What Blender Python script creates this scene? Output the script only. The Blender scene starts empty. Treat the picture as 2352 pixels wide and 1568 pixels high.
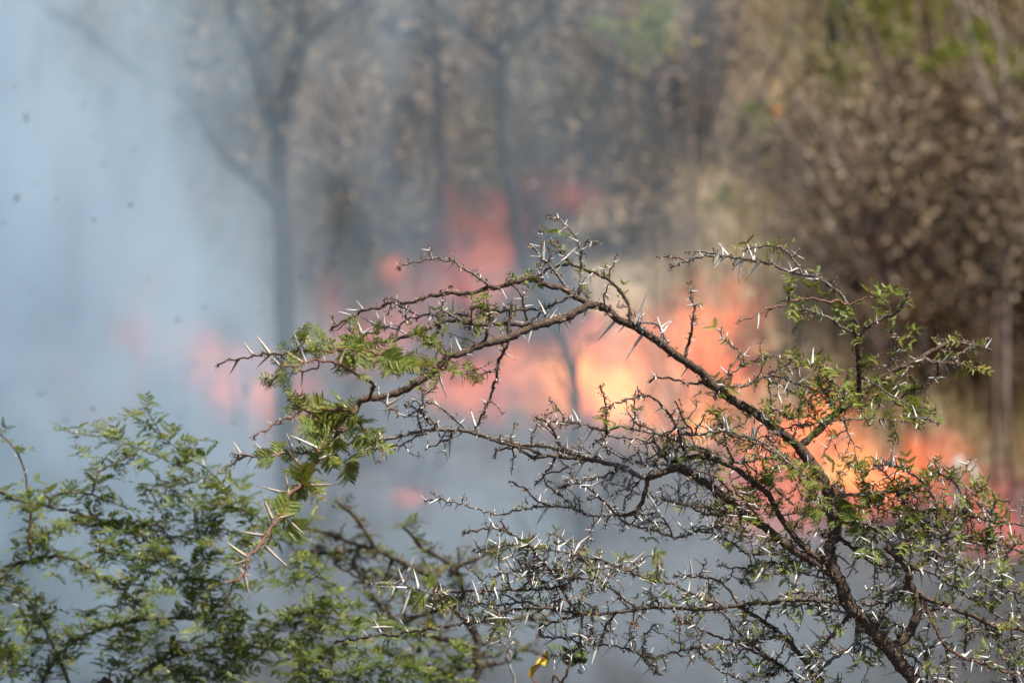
import bpy, math, random
from mathutils import Vector, Matrix, noise as mnoise
random.seed(11)
R = random.random
U = random.uniform
G = random.gauss

# ------------------------------------------------------------------ camera
scene = bpy.context.scene
C = scene.collection
CZ = 2.6                                   # camera height over the lower ground
cam = bpy.data.cameras.new('camera'); camo = bpy.data.objects.new('camera', cam); C.objects.link(camo)
camo.location = (0, 0, CZ); camo.rotation_euler = (math.radians(90), 0, 0)
cam.lens = 200; cam.sensor_width = 36; cam.clip_start = 0.1; cam.clip_end = 3000
cam.dof.use_dof = True; cam.dof.focus_distance = 9.0; cam.dof.aperture_fstop = 8.0
scene.camera = camo
# ------------------------------------------------------------------ light
SUN_EL, SUN_AZ = 66.0, 58.0               # azimuth: degrees from "behind the camera" towards the right
w = bpy.data.worlds.new('World'); scene.world = w; w.use_nodes = True
nt = w.node_tree; bg = nt.nodes['Background']
sky = nt.nodes.new('ShaderNodeTexSky'); sky.sky_type = 'NISHITA'; sky.sun_disc = False
sdir = Vector((math.sin(math.radians(SUN_AZ)) * math.cos(math.radians(SUN_EL)),
               -math.cos(math.radians(SUN_AZ)) * math.cos(math.radians(SUN_EL)), math.sin(math.radians(SUN_EL))))
sky.sun_elevation = math.radians(SUN_EL)
sky.sun_rotation = math.atan2(sdir.x, sdir.y)
nt.links.new(sky.outputs[0], bg.inputs[0]); bg.inputs[1].default_value = 0.055
sl = bpy.data.lights.new('sun', 'SUN'); sl.energy = 5.0; sl.angle = math.radians(0.5); sl.color = (1, 0.94, 0.84)
so = bpy.data.objects.new('sun', sl); C.objects.link(so)
so.rotation_euler = sdir.to_track_quat('Z', 'Y').to_euler(); so.location = sdir * 50
vs = scene.view_settings; vs.view_transform = 'Standard'; vs.look = 'None'; vs.exposure = 0.6; vs.gamma = 1; vs.use_curve_mapping = False
cy = scene.cycles
cy.max_bounces = 5; cy.diffuse_bounces = 2; cy.glossy_bounces = 1; cy.transmission_bounces = 2; cy.transparent_max_bounces = 8
cy.volume_bounces = 2; cy.volume_step_rate = 0.7; cy.volume_max_steps = 64
cy.use_denoising = True; cy.use_adaptive_sampling = True; cy.adaptive_threshold = 0.03

# ------------------------------------------------------------------ helpers
K = 0.18 / 2352
def at(x, y, Y):                            # 2352-wide picture coordinates + distance -> world
    return Vector(((x - 1176) * K * Y, Y, CZ + (784 - y) * K * Y))
REG = {'V': (0, 0, 4096 / 2352), 'R1': (800, 800, 1100 / 2352), 'R2': (1900, 800, 1100 / 2352), 'R3': (2600, 900, 1396 / 2352),
       'R4': (0, 1500, 1400 / 2352), 'R5': (800, 1500, 1400 / 2352), 'R6': (1900, 1500, 1400 / 2352), 'R7': (2696, 1797, 1400 / 2352),
       'R8': (1200, 1900, 1400 / 2352), 'Q1': (0, 0, 2048 / 2352), 'Q2': (2048, 0, 2048 / 2352), 'Q3': (0, 1900, 1246 / 2352),
       'Q4': (3000, 1500, 1096 / 2352), 'Q5': (900, 1200, 1000 / 2352)}
S = 2352 / 4096
def cv(reg, x, y):
    ox, oy, s = REG[reg]
    return ((ox + x * s) * S, (oy + y * s) * S)

def ground_z(x, y):
    t = max(0.0, y - 28.0)
    z = 0.17 * t * t / 8 if t < 4 else 0.34 + 0.17 * (t - 4)
    if y > 38.5: z += 0.26 * (y - 38.5)
    z += 0.35 * math.sin(x * 0.31 + y * 0.17) * min(1, t / 12) + 0.18 * math.sin(x * 0.9 - y * 0.43) * min(1, t / 10)
    if y > 120: z -= (y - 120) * 0.5
    z += -0.05 * x * min(1, t / 10)
    return z

def tag(o, label=None, cat=None, group=None, kind=None):
    if label: o['label'] = label
    if cat: o['category'] = cat
    if group: o['group'] = group
    if kind: o['kind'] = kind
    return o
def empty(name, loc):
    o = bpy.data.objects.new(name, None); C.objects.link(o); o.location = loc; o.empty_display_size = .1
    return o
def wloc(o):
    v = Vector(o.location)
    while o.parent: o = o.parent; v = v + Vector(o.location)
    return v

class MB:
    def __init__(s): s.v = []; s.f = []; s.a = []
    def tube(s, pts, rad, n=6, cap=True, t0=0.0, t1=1.0, rough=0.0):
        base = len(s.v); m = len(pts)
        up = Vector((0.13, -0.9, 0.4)).normalized()
        prev = None
        for i, p in enumerate(pts):
            d = (pts[min(i + 1, m - 1)] - pts[max(i - 1, 0)])
            if d.length < 1e-9: d = Vector((0, 0, 1))
            d.normalize()
            a = (prev - d * prev.dot(d)) if prev is not None else (up - d * up.dot(d))
            if a.length < 1e-4: a = d.orthogonal()
            a.normalize(); b = d.cross(a); prev = a
            for k in range(n):
                th = 2 * math.pi * k / n
                r = rad[i]
                if rough: r *= 1 + rough * mnoise.noise(p * 90 + Vector((k * 3.1, 0, 0)))
                s.v.append(p + (a * math.cos(th) + b * math.sin(th)) * r)
                s.a.append(t0 + (t1 - t0) * i / max(1, m - 1))
        for i in range(m - 1):
            for k in range(n):
                k2 = (k + 1) % n
                s.f.append((base + i * n + k, base + i * n + k2, base + (i + 1) * n + k2, base + (i + 1) * n + k))
        if cap:
            s.f.append(tuple(base + k for k in range(n))[::-1]); s.f.append(tuple(base + (m - 1) * n + k for k in range(n)))
    def add(s, mesh_tuple, M):
        v, f, a = mesh_tuple; b = len(s.v)
        s.v.extend(M @ q for q in v); s.f.extend(tuple(i + b for i in q) for q in f); s.a.extend(a)
    def mesh(s, name, mat, origin=Vector((0, 0, 0)), smooth=True):
        me = bpy.data.meshes.new(name)
        me.from_pydata([tuple(q - origin) for q in s.v], [], s.f)
        at_ = me.attributes.new('t', 'FLOAT', 'POINT'); at_.data.foreach_set('value', s.a)
        if smooth: me.polygons.foreach_set('use_smooth', [True] * len(me.polygons))
        for m_ in (mat if isinstance(mat, list) else [mat]): me.materials.append(m_)
        me.update()
        return me
    def build(s, name, mat, parent=None, origin=None, smooth=True):
        og = origin if origin is not None else (s.v[0].copy() if parent is None or True else None)
        me = s.mesh(name, mat, og, smooth)
        o = bpy.data.objects.new(name, me); C.objects.link(o)
        if parent is not None:
            o.parent = parent; o.location = og - wloc(parent)
        else: o.location = og
        return o

# ------------------------------------------------------------------ materials
def newmat(name):
    m = bpy.data.materials.new(name); m.use_nodes = True
    return m, m.node_tree, m.node_tree.nodes['Principled BSDF']
def ramp(nt, fac, stops):
    r = nt.nodes.new('ShaderNodeValToRGB')
    while len(r.color_ramp.elements) < len(stops): r.color_ramp.elements.new(.5)
    for e, (p, c) in zip(r.color_ramp.elements, stops): e.position = p; e.color = (*c, 1)
    nt.links.new(fac, r.inputs[0]); return r.outputs[0]
def noise_tex(nt, scale, detail=3, coord='Object', rough=.6, dist=0, vec=None):
    tc = nt.nodes.new('ShaderNodeTexCoord'); n = nt.nodes.new('ShaderNodeTexNoise')
    n.inputs['Scale'].default_value = scale; n.inputs['Detail'].default_value = detail; n.inputs['Roughness'].default_value = rough
    n.inputs['Distortion'].default_value = dist
    nt.links.new(vec if vec is not None else tc.outputs[coord], n.inputs['Vector']); return n.outputs['Fac']
def mathn(nt, op, a, b=None, clamp=False):
    m = nt.nodes.new('ShaderNodeMath'); m.operation = op; m.use_clamp = clamp
    for i, q in enumerate((a, b)):
        if q is None: continue
        if isinstance(q, (int, float)): m.inputs[i].default_value = q
        else: nt.links.new(q, m.inputs[i])
    return m.outputs[0]
def bark(name, stops, scale=160, bump=.6, dist=.002):
    m, nt, p = newmat(name)
    geo = nt.nodes.new('ShaderNodeNewGeometry')
    n = noise_tex(nt, scale, 5, vec=geo.outputs['Position'], rough=.7)
    nt.links.new(ramp(nt, n, stops), p.inputs['Base Color'])
    p.inputs['Roughness'].default_value = .72; p.inputs['Specular IOR Level'].default_value = .35
    b = nt.nodes.new('ShaderNodeBump'); b.inputs['Strength'].default_value = bump; b.inputs['Distance'].default_value = dist
    nt.links.new(n, b.inputs['Height']); nt.links.new(b.outputs[0], p.inputs['Normal'])
    return m
M_TRUNK = bark('rough_brown_bark', [(.28, (.022, .015, .011)), (.45, (.085, .052, .036)), (.56, (.15, .095, .065)), (.68, (.34, .27, .20))], 260, .9, .004)
M_GREY = bark('grey_twig_bark', [(.3, (.05, .04, .037)), (.47, (.15, .125, .113)), (.7, (.42, .375, .345))], 300, .6)
M_RED = bark('reddish_shoot_bark', [(.3, (.08, .035, .026)), (.55, (.20, .095, .068)), (.75, (.32, .20, .15))], 260, .4)
M_DARK = bark('dark_twig_bark', [(.3, (.02, .014, .011)), (.5, (.085, .058, .046)), (.72, (.29, .23, .195))], 300, .7)
M_BACK = bark('distant_trunk_bark', [(.3, (.015, .012, .012)), (.6, (.05, .04, .036))], 8, .5, .02)
M_PALE = bark('bleached_dead_wood', [(.3, (.35, .32, .28)), (.7, (.62, .58, .50))], 20, .4, .01)

def thornmat(name, base, mid):
    m, nt, p = newmat(name)
    a = nt.nodes.new('ShaderNodeAttribute'); a.attribute_name = 't'
    nt.links.new(ramp(nt, a.outputs['Fac'], [(0, base), (.15, mid), (.78, mid), (.93, (.16, .08, .045)), (1, (.07, .035, .02))]), p.inputs['Base Color'])
    p.inputs['Roughness'].default_value = .42; p.inputs['Specular IOR Level'].default_value = .5
    return m
M_THORN = thornmat('pale_thorn', (.34, .29, .25), (.76, .73, .68))
M_THORNB = thornmat('tan_thorn', (.28, .17, .11), (.58, .46, .35))

def leafmat(name, stops, trans=.35, nscale=22, objvar=0):
    m, nt, p = newmat(name)
    geo = nt.nodes.new('ShaderNodeNewGeometry')
    oi = nt.nodes.new('ShaderNodeObjectInfo')
    n = noise_tex(nt, nscale, 3, vec=geo.outputs['Position'])
    v = mathn(nt, 'ADD', mathn(nt, 'MULTIPLY', geo.outputs['Random Per Island'], .35), mathn(nt, 'MULTIPLY', n, .75))
    if objvar: v = mathn(nt, 'ADD', mathn(nt, 'SUBTRACT', mathn(nt, 'MULTIPLY', mathn(nt, 'SUBTRACT', n, .5), 1.3), .0), mathn(nt, 'ADD', mathn(nt, 'MULTIPLY', oi.outputs['Random'], objvar), mathn(nt, 'ADD', mathn(nt, 'MULTIPLY', geo.outputs['Random Per Island'], .16), .42 - objvar / 2)))
    col = ramp(nt, v, stops)
    nt.links.new(col, p.inputs['Base Color']); p.inputs['Roughness'].default_value = .5
    p.inputs['Specular IOR Level'].default_value = .35
    tr = nt.nodes.new('ShaderNodeBsdfTranslucent'); mx = nt.nodes.new('ShaderNodeMixShader'); mx.inputs[0].default_value = trans
    mc = nt.nodes.new('ShaderNodeMix'); mc.data_type = 'RGBA'; mc.blend_type = 'MULTIPLY'; mc.inputs['Factor'].default_value = 1
    nt.links.new(col, mc.inputs[6]); mc.inputs[7].default_value = (1.5, 1.45, .7, 1)
    nt.links.new(mc.outputs[2], tr.inputs[0])
    nt.links.new(p.outputs[0], mx.inputs[1]); nt.links.new(tr.outputs[0], mx.inputs[2])
    nt.links.new(mx.outputs[0], nt.nodes['Material Output'].inputs['Surface'])
    return m
M_LEAF = leafmat('acacia_leaf', [(.3, (.08, .135, .022)), (.5, (.17, .225, .036)), (.66, (.30, .32, .055)), (.8, (.32, .20, .05))], .25)
M_LEAFD = leafmat('deep_green_leaf', [(.3, (.07, .12, .028)), (.52, (.12, .172, .042)), (.7, (.19, .215, .05)), (.82, (.24, .17, .06))], .38)
M_LEAFO = leafmat('olive_leaf', [(.3, (.045, .06, .018)), (.55, (.09, .10, .03)), (.75, (.16, .12, .05))], .25)
M_DRY = leafmat('dried_brown_leaf', [(.3, (.10, .045, .02)), (.5, (.24, .11, .045)), (.7, (.42, .20, .08))], .2)
M_DEBRIS = leafmat('dead_bud_scales', [(.3, (.05, .033, .027)), (.5, (.11, .07, .05)), (.7, (.30, .20, .14))], .1)
M_SCRUB = leafmat('dry_scrub_leaf', [(.24, (.022, .013, .007)), (.40, (.105, .066, .036)), (.56, (.225, .155, .092)), (.74, (.34, .26, .165))], .2, 5.5, .22)
M_SCRUBG = leafmat('olive_scrub_leaf', [(.25, (.018, .018, .006)), (.42, (.085, .074, .02)), (.58, (.18, .15, .045)), (.76, (.34, .28, .13))], .25, 5.5, .22)
M_GREEN = leafmat('bright_scrub_leaf', [(.3, (.09, .12, .02)), (.6, (.20, .24, .04)), (.8, (.30, .30, .05))], .35)
M_YEL = leafmat('yellow_leaf', [(.3, (.55, .36, .03)), (.7, (.75, .55, .05))], .3)
M_ORA = leafmat('orange_leaf', [(.3, (.55, .20, .02)), (.7, (.65, .28, .03))], .3)

# ------------------------------------------------------------------ unit meshes
def unit_thorn(n=6, bend=.06):
    mb = MB(); pts = []; rad = []
    for i, (z, r) in enumerate(((0, 1.35), (.06, 1.0), (.4, .74), (.75, .38), (1.0, .02))):
        pts.append(Vector((bend * z * z, 0, z))); rad.append(r)
    base = len(mb.v)
    for i, p in enumerate(pts):
        for k in range(n):
            th = 2 * math.pi * k / n
            mb.v.append(Vector((p.x * 1 , p.y, p.z)) + Vector((math.cos(th), math.sin(th), 0)) * rad[i] * .034); mb.a.append(p.z)
    for i in range(len(pts) - 1):
        for k in range(n):
            k2 = (k + 1) % n
            mb.f.append((i * n + k, i * n + k2, (i + 1) * n + k2, (i + 1) * n + k))
    return mb
THORN = unit_thorn()
ME_THORN = THORN.mesh('thorn', M_THORN); ME_THORNB = THORN.mesh('thorn', M_THORNB)
TT = (THORN.v, THORN.f, THORN.a)

def unit_leaf(pairs, nl, seed, wid=1.0, droop=.25, pl=.42):
    """bipinnate leaf along +Y, face +Z, rachis length 1"""
    rnd = random.Random(seed); mb = MB()
    rp = [Vector((0.02 * math.sin(3 * t), t, -droop * t * t * .5)) for t in [i / 6 for i in range(7)]]
    mb.tube(rp, [.012 * (1 - .5 * i / 6) for i in range(7)], 3, cap=False)
    for i in range(pairs):
        t = .16 + .82 * i / max(1, pairs - 1) if pairs > 1 else .8
        o = Vector((0.02 * math.sin(3 * t), t, -droop * t * t * .5))
        L = pl * (0.72 + .5 * math.sin(math.pi * (.15 + .7 * t))) * rnd.uniform(.85, 1.1)
        for sd in (-1, 1):
            ang = math.radians(rnd.uniform(52, 66)) * sd
            lift = rnd.uniform(.05, .28)
            d = Vector((math.sin(abs(ang)) * sd, math.cos(ang), lift)).normalized()
            nrm = Vector((-sd * .35, 0, 1)).normalized(); side = d.cross(nrm).normalized(); nrm = side.cross(d)
            hw = L * .125 * wid
            cur = rnd.uniform(.15, .5)
            for k in range(nl):
                u = (k + .6) / nl
                c = o + d * (L * u) - Vector((0, 0, 1)) * (cur * L * u * u) + Vector((0, 1, 0)) * (.12 * L * u * u)
                lw = hw * (math.sin(math.pi * min(1, .22 + .78 * u)) ** .5 * .85 + .25) if u < .96 else hw * .5
                g = L / nl * .62
                for s2 in (-1, 1):
                    tip = c + side * (s2 * lw) + d * (g * 1.1) + nrm * (lw * rnd.uniform(.1, .5))
                    b = len(mb.v)
                    mb.v += [c - d * g * .75, c + d * g * .75, tip + d * g * .55, tip - d * g * .7]
                    mb.a += [0, 0, 1, 1]
                    mb.f.append((b, b + 1, b + 2, b + 3) if s2 > 0 else (b + 3, b + 2, b + 1, b))
    return mb
LEAVES = {'s': [unit_leaf(2, 8, 1, 1.45, .2, .66), unit_leaf(3, 8, 2, 1.35, .3, .52), unit_leaf(3, 7, 3, 1.5, .5, .5), unit_leaf(1, 8, 12, 1.4, .3, .8), unit_leaf(2, 6, 13, 1.7, .6, .5)],
          'm': [unit_leaf(4, 9, 4, 1.25), unit_leaf(5, 10, 5, 1.15, .5), unit_leaf(3, 9, 14, 1.3, .3, .55)],
          'b': [unit_leaf(7, 13, 6, 1.0, .2, .62), unit_leaf(8, 13, 7, .95, .5, .56)],
          'x': [unit_leaf(3, 5, 8, 1.35, .3, .56), unit_leaf(4, 4, 9, 1.3, .4, .5), unit_leaf(2, 5, 10, 1.4, .3, .62), unit_leaf(1, 5, 15, 1.4, .3, .85)]}
_lm = {}
def leafmesh(kind, i, mat):
    k = (kind, i, mat.name)
    if k not in _lm: _lm[k] = LEAVES[kind][i].mesh('leaf', mat, smooth=False)
    return _lm[k]

def frame(d, nrm):
    d = d.normalized(); x = d.cross(nrm)
    if x.length < 1e-5: x = d.orthogonal()
    x.normalize(); z = x.cross(d)
    return Matrix((x, d, z)).transposed().to_4x4()      # columns: X side, Y along, Z normal

# ------------------------------------------------------------------ traced tree machinery
def catmull(P, step=7.0):
    out = []
    n = len(P)
    for i in range(n - 1):
        p0 = P[max(i - 1, 0)]; p1 = P[i]; p2 = P[i + 1]; p3 = P[min(i + 2, n - 1)]
        seg = math.dist(p1[:2], p2[:2]); k = max(1, int(seg / step))
        for j in range(k):
            t = j / k
            out.append(tuple(.5 * ((2 * p1[q]) + (-p0[q] + p2[q]) * t + (2 * p0[q] - 5 * p1[q] + 4 * p2[q] - p3[q]) * t * t + (-p0[q] + 3 * p1[q] - 3 * p2[q] + p3[q]) * t ** 3) for q in range(len(p1))))
    out.append(tuple(P[-1]))
    return out

class Tree:
    def __init__(s, name, label, cat, Y, base, group=None):
        s.Y = Y; s.rs = 1.0; s.root = empty(name, base); tag(s.root, label, cat, group)
        s.pl = []          # placed: dict(pts=[(x,y,Y,r)], obj, mat)
        s.nthorn = 0; s.nleaf = 0; s.ntwig = 0
        s.thorn_rest = MB(); s.thorn_rest_b = MB(); s.leaf_rest = {}; s.debris = MB(); s.twig_rest = MB(); s.dry = MB()
    def nearest(s, x, y, maxr=None):
        best = (1e9, None, None)
        for b in s.pl:
            if b.get('nojoin'): continue
            for i, q in enumerate(b['pts']):
                d = (q[0] - x) ** 2 + (q[1] - y) ** 2
                if d < best[0]: best = (d, b, i)
        return math.sqrt(best[0]), best[1], best[2]
    def place(s, pts2, r0, r1, mat, name='branch', dz=None, startY=None, sides=8, jit=.9, parent=None):
        """pts2 in V coords from base to tip; radii in V px"""
        n = len(pts2); Y0 = startY if startY is not None else s.Y
        L = sum(math.dist(pts2[i], pts2[i + 1]) for i in range(n - 1))
        if dz is None: dz = G(0, .13) * L * K * 9
        P = []; acc = 0
        for i, (x, y) in enumerate(pts2):
            if i: acc += math.dist(pts2[i - 1], pts2[i])
            t = acc / max(L, 1e-6)
            P.append((x, y, Y0 + dz * t + G(0, .0025) * (0 < i < n - 1), r0 + (r1 - r0) * t ** .85))
        Q = catmull(P, 6.0)
        # knuckles: slight swelling and direction kinks at the nodes
        out = []; ph = U(0, 6); zig = random.choice((-1, 1)) * (2.2 if jit > .55 else 0)
        for i, q in enumerate(Q):
            k = 0 if i in (0, len(Q) - 1) else 1
            sw = 1 + .22 * max(0, math.sin(i * 1.55 + ph)) ** 3 + U(-.05, .05)
            zz = zig * (1, 0, -1, 0)[i % 4] * k * min(1.6, 4 / max(2, q[3])) * .55
            out.append((q[0] + k * U(-jit, jit) * .8 + zz * .5, q[1] + k * U(-jit, jit) * .8 + zz, q[2], max(.35, q[3] * sw)))
        mb = MB(); W = [at(q[0], q[1], q[2]) for q in out]
        mb.tube(W, [q[3] * K * q[2] for q in out], sides, rough=.16 if r0 > 5 else .1)
        o = mb.build(name, mat, parent or s.root, origin=W[0])
        b = dict(pts=out, W=W, obj=o, mat=mat, r0=r0); s.pl.append(b); return b
    def auto(s, items):
        """attach traced lines to what already stands, nearest first, turning them round when their far end touches"""
        todo = list(items); thr = 14
        while todo and thr < 4000:
            done = False
            for it in list(todo):
                pts = it['p']
                da = s.nearest(*pts[0]); db = s.nearest(*pts[-1])
                rev = it.get('r0') is None and False
                if it.get('free'):
                    use = da; rv = False
                else:
                    use, rv = (da, False) if da[0] <= db[0] + 6 else (db, True)
                if use[0] > thr: continue
                if rv: pts = pts[::-1]
                q = use[1]['pts'][use[2]]
                if use[0] > 2: pts = [(q[0], q[1])] + pts
                r0 = min(it['r'][0] * s.rs, q[3] * .95); r1 = min(it['r'][1] * s.rs * 1.1, r0 * .9)
                s.place(pts, r0, r1, it['m'], dz=it.get('dz'), startY=q[2], sides=8 if r0 > 3 else 6, name=it.get('n', 'branch'))
                todo.remove(it); done = True
            if not done: thr *= 1.6
    # ---- thorns
    def thorn(s, base, tip, par, tan=False, rr=None):
        d = tip - base; L = d.length
        if L < 1e-4: return
        rad = rr or 1.0
        M = Matrix.Translation(base) @ frame(d, Vector((G(0, 1), G(0, 1), G(0, 1)))) @ Matrix.Rotation(-math.pi / 2, 4, 'X')
        thick = max(.0012, min(.0028, L * .068)) * rad / .034
        M = M @ Matrix.Diagonal((thick, thick, L, 1))
        if s.nthorn < 300:
            o = bpy.data.objects.new('thorn', ME_THORNB if tan else ME_THORN); C.objects.link(o)
            o.parent = par; o.matrix_basis = Matrix.Translation(-wloc(par)) @ M; s.nthorn += 1
        else: (s.thorn_rest_b if tan else s.thorn_rest).add(TT, M)
    def thorn_px(s, b2, t2, tan=False, dY=None):
        d, b, i = s.nearest(*b2)
        q = b['pts'][i]; Y = q[2]
        L = math.dist(b2, t2) * K * Y
        s.thorn(at(q[0], q[1], Y), at(t2[0], t2[1], Y + (dY if dY is not None else U(-.5, .5) * L)), b['obj'], tan)
    def random_thorns(s, b, every=22, lmin=9, lmax=42, tan=False, prob=.8, stub=.35, t0=.12):
        pts = b['pts']; acc = 0; nxt = U(8, every)
        for i in range(1, len(pts) - 1):
            acc += math.dist(pts[i - 1][:2], pts[i][:2])
            if acc < nxt or i < len(pts) * t0: continue
            nxt = acc + U(.6, 1.4) * every
            if R() > prob: continue
            W = b['W'][i]; d = (b['W'][min(i + 1, len(pts) - 1)] - b['W'][i - 1]).normalized()
            px = K * pts[i][2]; L = (U(3, 8) if R() < stub else U(lmin, lmax) * (.5 + .5 * R())) * px
            a = d.orthogonal().normalized(); a = Matrix.Rotation(U(0, 6.28), 3, d) @ a
            c = d.cross(a)
            for sg in (-1, 1):
                v = (a * sg * U(.75, 1) + c * .5 + d * U(-.1, .45)).normalized()
                s.thorn(W, W + v * L * U(.75, 1.05), b['obj'], tan)
            if R() < .45: s.debris_at(W, 5 * px)
    # ---- debris: little dry bud scales / cushions at the nodes
    def debris_at(s, p, size, n=7, dry=False):
        mb = s.dry if dry else s.debris
        for _ in range(n):
            c = p + Vector((G(0, .5), G(0, .5), G(0, .5))) * size
            a = Vector((G(0, 1), G(0, 1), G(0, 1))).normalized() * size * U(.3, .9); bb = a.orthogonal().normalized() * size * U(.12, .3)
            b = len(mb.v); mb.v += [c - a - bb * .3, c + bb, c + a, c - bb + a * .2]; mb.a += [0] * 4; mb.f.append((b, b + 1, b + 2, b + 3))
    # ---- leaves
    def leaf(s, p, d, nrm, L, kind, par, mat):
        i = random.randrange(len(LEAVES[kind])); M = Matrix.Translation(p) @ frame(d, nrm) @ Matrix.Scale(L, 4)
        if s.nleaf < 300:
            o = bpy.data.objects.new('leaf', leafmesh(kind, i, mat)); C.objects.link(o); o.parent = par
            o.matrix_basis = Matrix.Translation(-wloc(par)) @ M; s.nleaf += 1
        else:
            lm = LEAVES[kind][i]; s.leaf_rest.setdefault(mat.name, MB()).add((lm.v, lm.f, lm.a), M)
    def leaf_at(s, b, i, kind, Lpx, mat):
        q = b['pts'][i]; W = b['W'][i]; px = K * q[2]
        tw = (b['W'][min(i + 1, len(b['W']) - 1)] - b['W'][max(i - 1, 0)]).normalized()
        d = (Vector((G(0, .8), G(0, .55), G(.25, .7))) + tw * .4).normalized()
        nrm = Vector((G(.1, .45), G(-.55, .5), G(.8, .4)))
        if kind == 'x': d = (Vector((G(0, .9), G(0, .6), G(.1, .35))) + tw * .4); nrm = Vector((G(.05, .3), G(-.35, .3), 1))
        if kind == 'b': d = Vector((G(-.2, .7), G(-.2, .3), G(-.1, .9))); nrm = Vector((G(.1, .3), -1, G(.6, .3)))
        s.leaf(W, d, nrm, Lpx * px, kind, b['obj'], mat)
    def cluster(s, x, y, rad, n, kind, L, mat=None, dryfrac=.17):
        cand = [(b, i) for b in s.pl for i, q in enumerate(b['pts']) if (q[0] - x) ** 2 + (q[1] - y) ** 2 < rad * rad and q[3] < 7]
        if not cand:
            d, b, i = s.nearest(x, y); cand = [(b, i)]
        for _ in range(n):
            b, i = random.choice(cand)
            s.leaf_at(b, i, kind, L * U(.7, 1.25), mat or M_LEAF)
            if R() < dryfrac * 3: s.debris_at(b['W'][i] + Vector((G(0, .004), G(0, .004), G(0, .004))), .0045, 5, dry=True)
    # ---- small procedural side twigs
    def side_twig(s, b, i, Lpx, mat, ang=None, r=1.6):
        q = b['pts'][i]; j = max(i - 1, 0); k = min(i + 1, len(b['pts']) - 1)
        th = math.atan2(b['pts'][k][1] - b['pts'][j][1], b['pts'][k][0] - b['pts'][j][0])
        th += ang if ang is not None else random.choice((-1, 1)) * U(.6, 1.4)
        P = [(q[0], q[1])]; n = max(2, int(Lpx / 16))
        for m in range(n):
            th += random.choice((-1, 1)) * U(.15, .55); P.append((P[-1][0] + math.cos(th) * Lpx / n, P[-1][1] + math.sin(th) * Lpx / n))
        return s.place(P, min(r, q[3] * .8), .7, mat, name='twig', startY=q[2], sides=5, jit=.6, parent=b['obj'] if b['obj'].parent is s.root else b['obj'].parent)
    def finish(s, mats=None):
        r = s.root
        if s.thorn_rest.v: tag(s.thorn_rest.build('thorns', M_THORN, r), kind='stuff')
        if s.thorn_rest_b.v: tag(s.thorn_rest_b.build('brown_thorns', M_THORNB, r), kind='stuff')
        if s.debris.v: tag(s.debris.build('bud_scales', M_DEBRIS, r, smooth=False), kind='stuff')
        if s.dry.v: tag(s.dry.build('dried_leaflets', M_DRY, r, smooth=False), kind='stuff')
        for mn, mb in s.leaf_rest.items(): tag(mb.build('foliage', bpy.data.materials[mn], r, smooth=False), kind='stuff')
# ------------------------------------------------------------------ ground
def grid_ground():
    xs = [-400, -200, -100, -60, -40] + [-30 + i * .75 for i in range(81)] + [40, 60, 100, 200, 400]
    ys = [-400, -100, -30, 0, 6, 12, 18, 22] + [24 + i * .75 for i in range(60)] + [70 + 5 * i for i in range(11)] + [150, 200, 400, 1000]
    v = []; f = []
    for j, y in enumerate(ys):
        for i, x in enumerate(xs):
            z = ground_z(x, y) if y < 150 else ground_z(0, 150)
            if y < 0: z = 0
            z += .12 * mnoise.noise(Vector((x * .6, y * .6, 0))) * min(1, max(0, y - 22) / 6)
            v.append((x, y, z))
    n = len(xs)
    for j in range(len(ys) - 1):
        for i in range(n - 1): f.append((j * n + i, j * n + i + 1, (j + 1) * n + i + 1, (j + 1) * n + i))
    me = bpy.data.meshes.new('ground'); me.from_pydata(v, [], f); me.polygons.foreach_set('use_smooth', [True] * len(f))
    m, nt, p = newmat('veld_ground')
    geo = nt.nodes.new('ShaderNodeNewGeometry'); P = geo.outputs['Position']
    n1 = noise_tex(nt, .5, 5, vec=P); n2 = noise_tex(nt, 7, 4, vec=P)
    sx = nt.nodes.new('ShaderNodeSeparateXYZ'); nt.links.new(P, sx.inputs[0])
    # burnt up to the fire front (runs diagonally), dry tan grass beyond it
    fr = mathn(nt, 'ADD', mathn(nt, 'SUBTRACT', sx.outputs['Y'], 38.9), mathn(nt, 'MULTIPLY', mathn(nt, 'SUBTRACT', n1, .5), 3.5))
    lf = nt.nodes.new('ShaderNodeMapRange'); lf.interpolation_type = 'SMOOTHSTEP'; lf.inputs['From Min'].default_value = -.6; lf.inputs['From Max'].default_value = .9
    lf.inputs['To Min'].default_value = 9; lf.inputs['To Max'].default_value = 0; nt.links.new(sx.outputs['X'], lf.inputs['Value'])
    fr = mathn(nt, 'MULTIPLY', mathn(nt, 'SUBTRACT', fr, lf.outputs[0]), .9, True)
    char = ramp(nt, n2, [(.3, (.012, .012, .014)), (.6, (.035, .034, .036)), (.8, (.10, .095, .09))])
    tan = ramp(nt, n2, [(.25, (.12, .08, .05)), (.5, (.30, .22, .135)), (.75, (.44, .34, .22))])
    mx = nt.nodes.new('ShaderNodeMix'); mx.data_type = 'RGBA'; nt.links.new(fr, mx.inputs['Factor']); nt.links.new(char, mx.inputs[6]); nt.links.new(tan, mx.inputs[7])
    nt.links.new(mx.outputs[2], p.inputs['Base Color']); p.inputs['Roughness'].default_value = .95
    bp = nt.nodes.new('ShaderNodeBump'); bp.inputs['Strength'].default_value = .8; bp.inputs['Distance'].default_value = .05
    nt.links.new(n2, bp.inputs['Height']); nt.links.new(bp.outputs[0], p.inputs['Normal'])
    me.materials.append(m)
    o = bpy.data.objects.new('ground', me); C.objects.link(o); tag(o, 'burnt black ground rising to a dry tan grass hillside', None, None, 'structure')
grid_ground()
rnd = random.Random(5)
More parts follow.
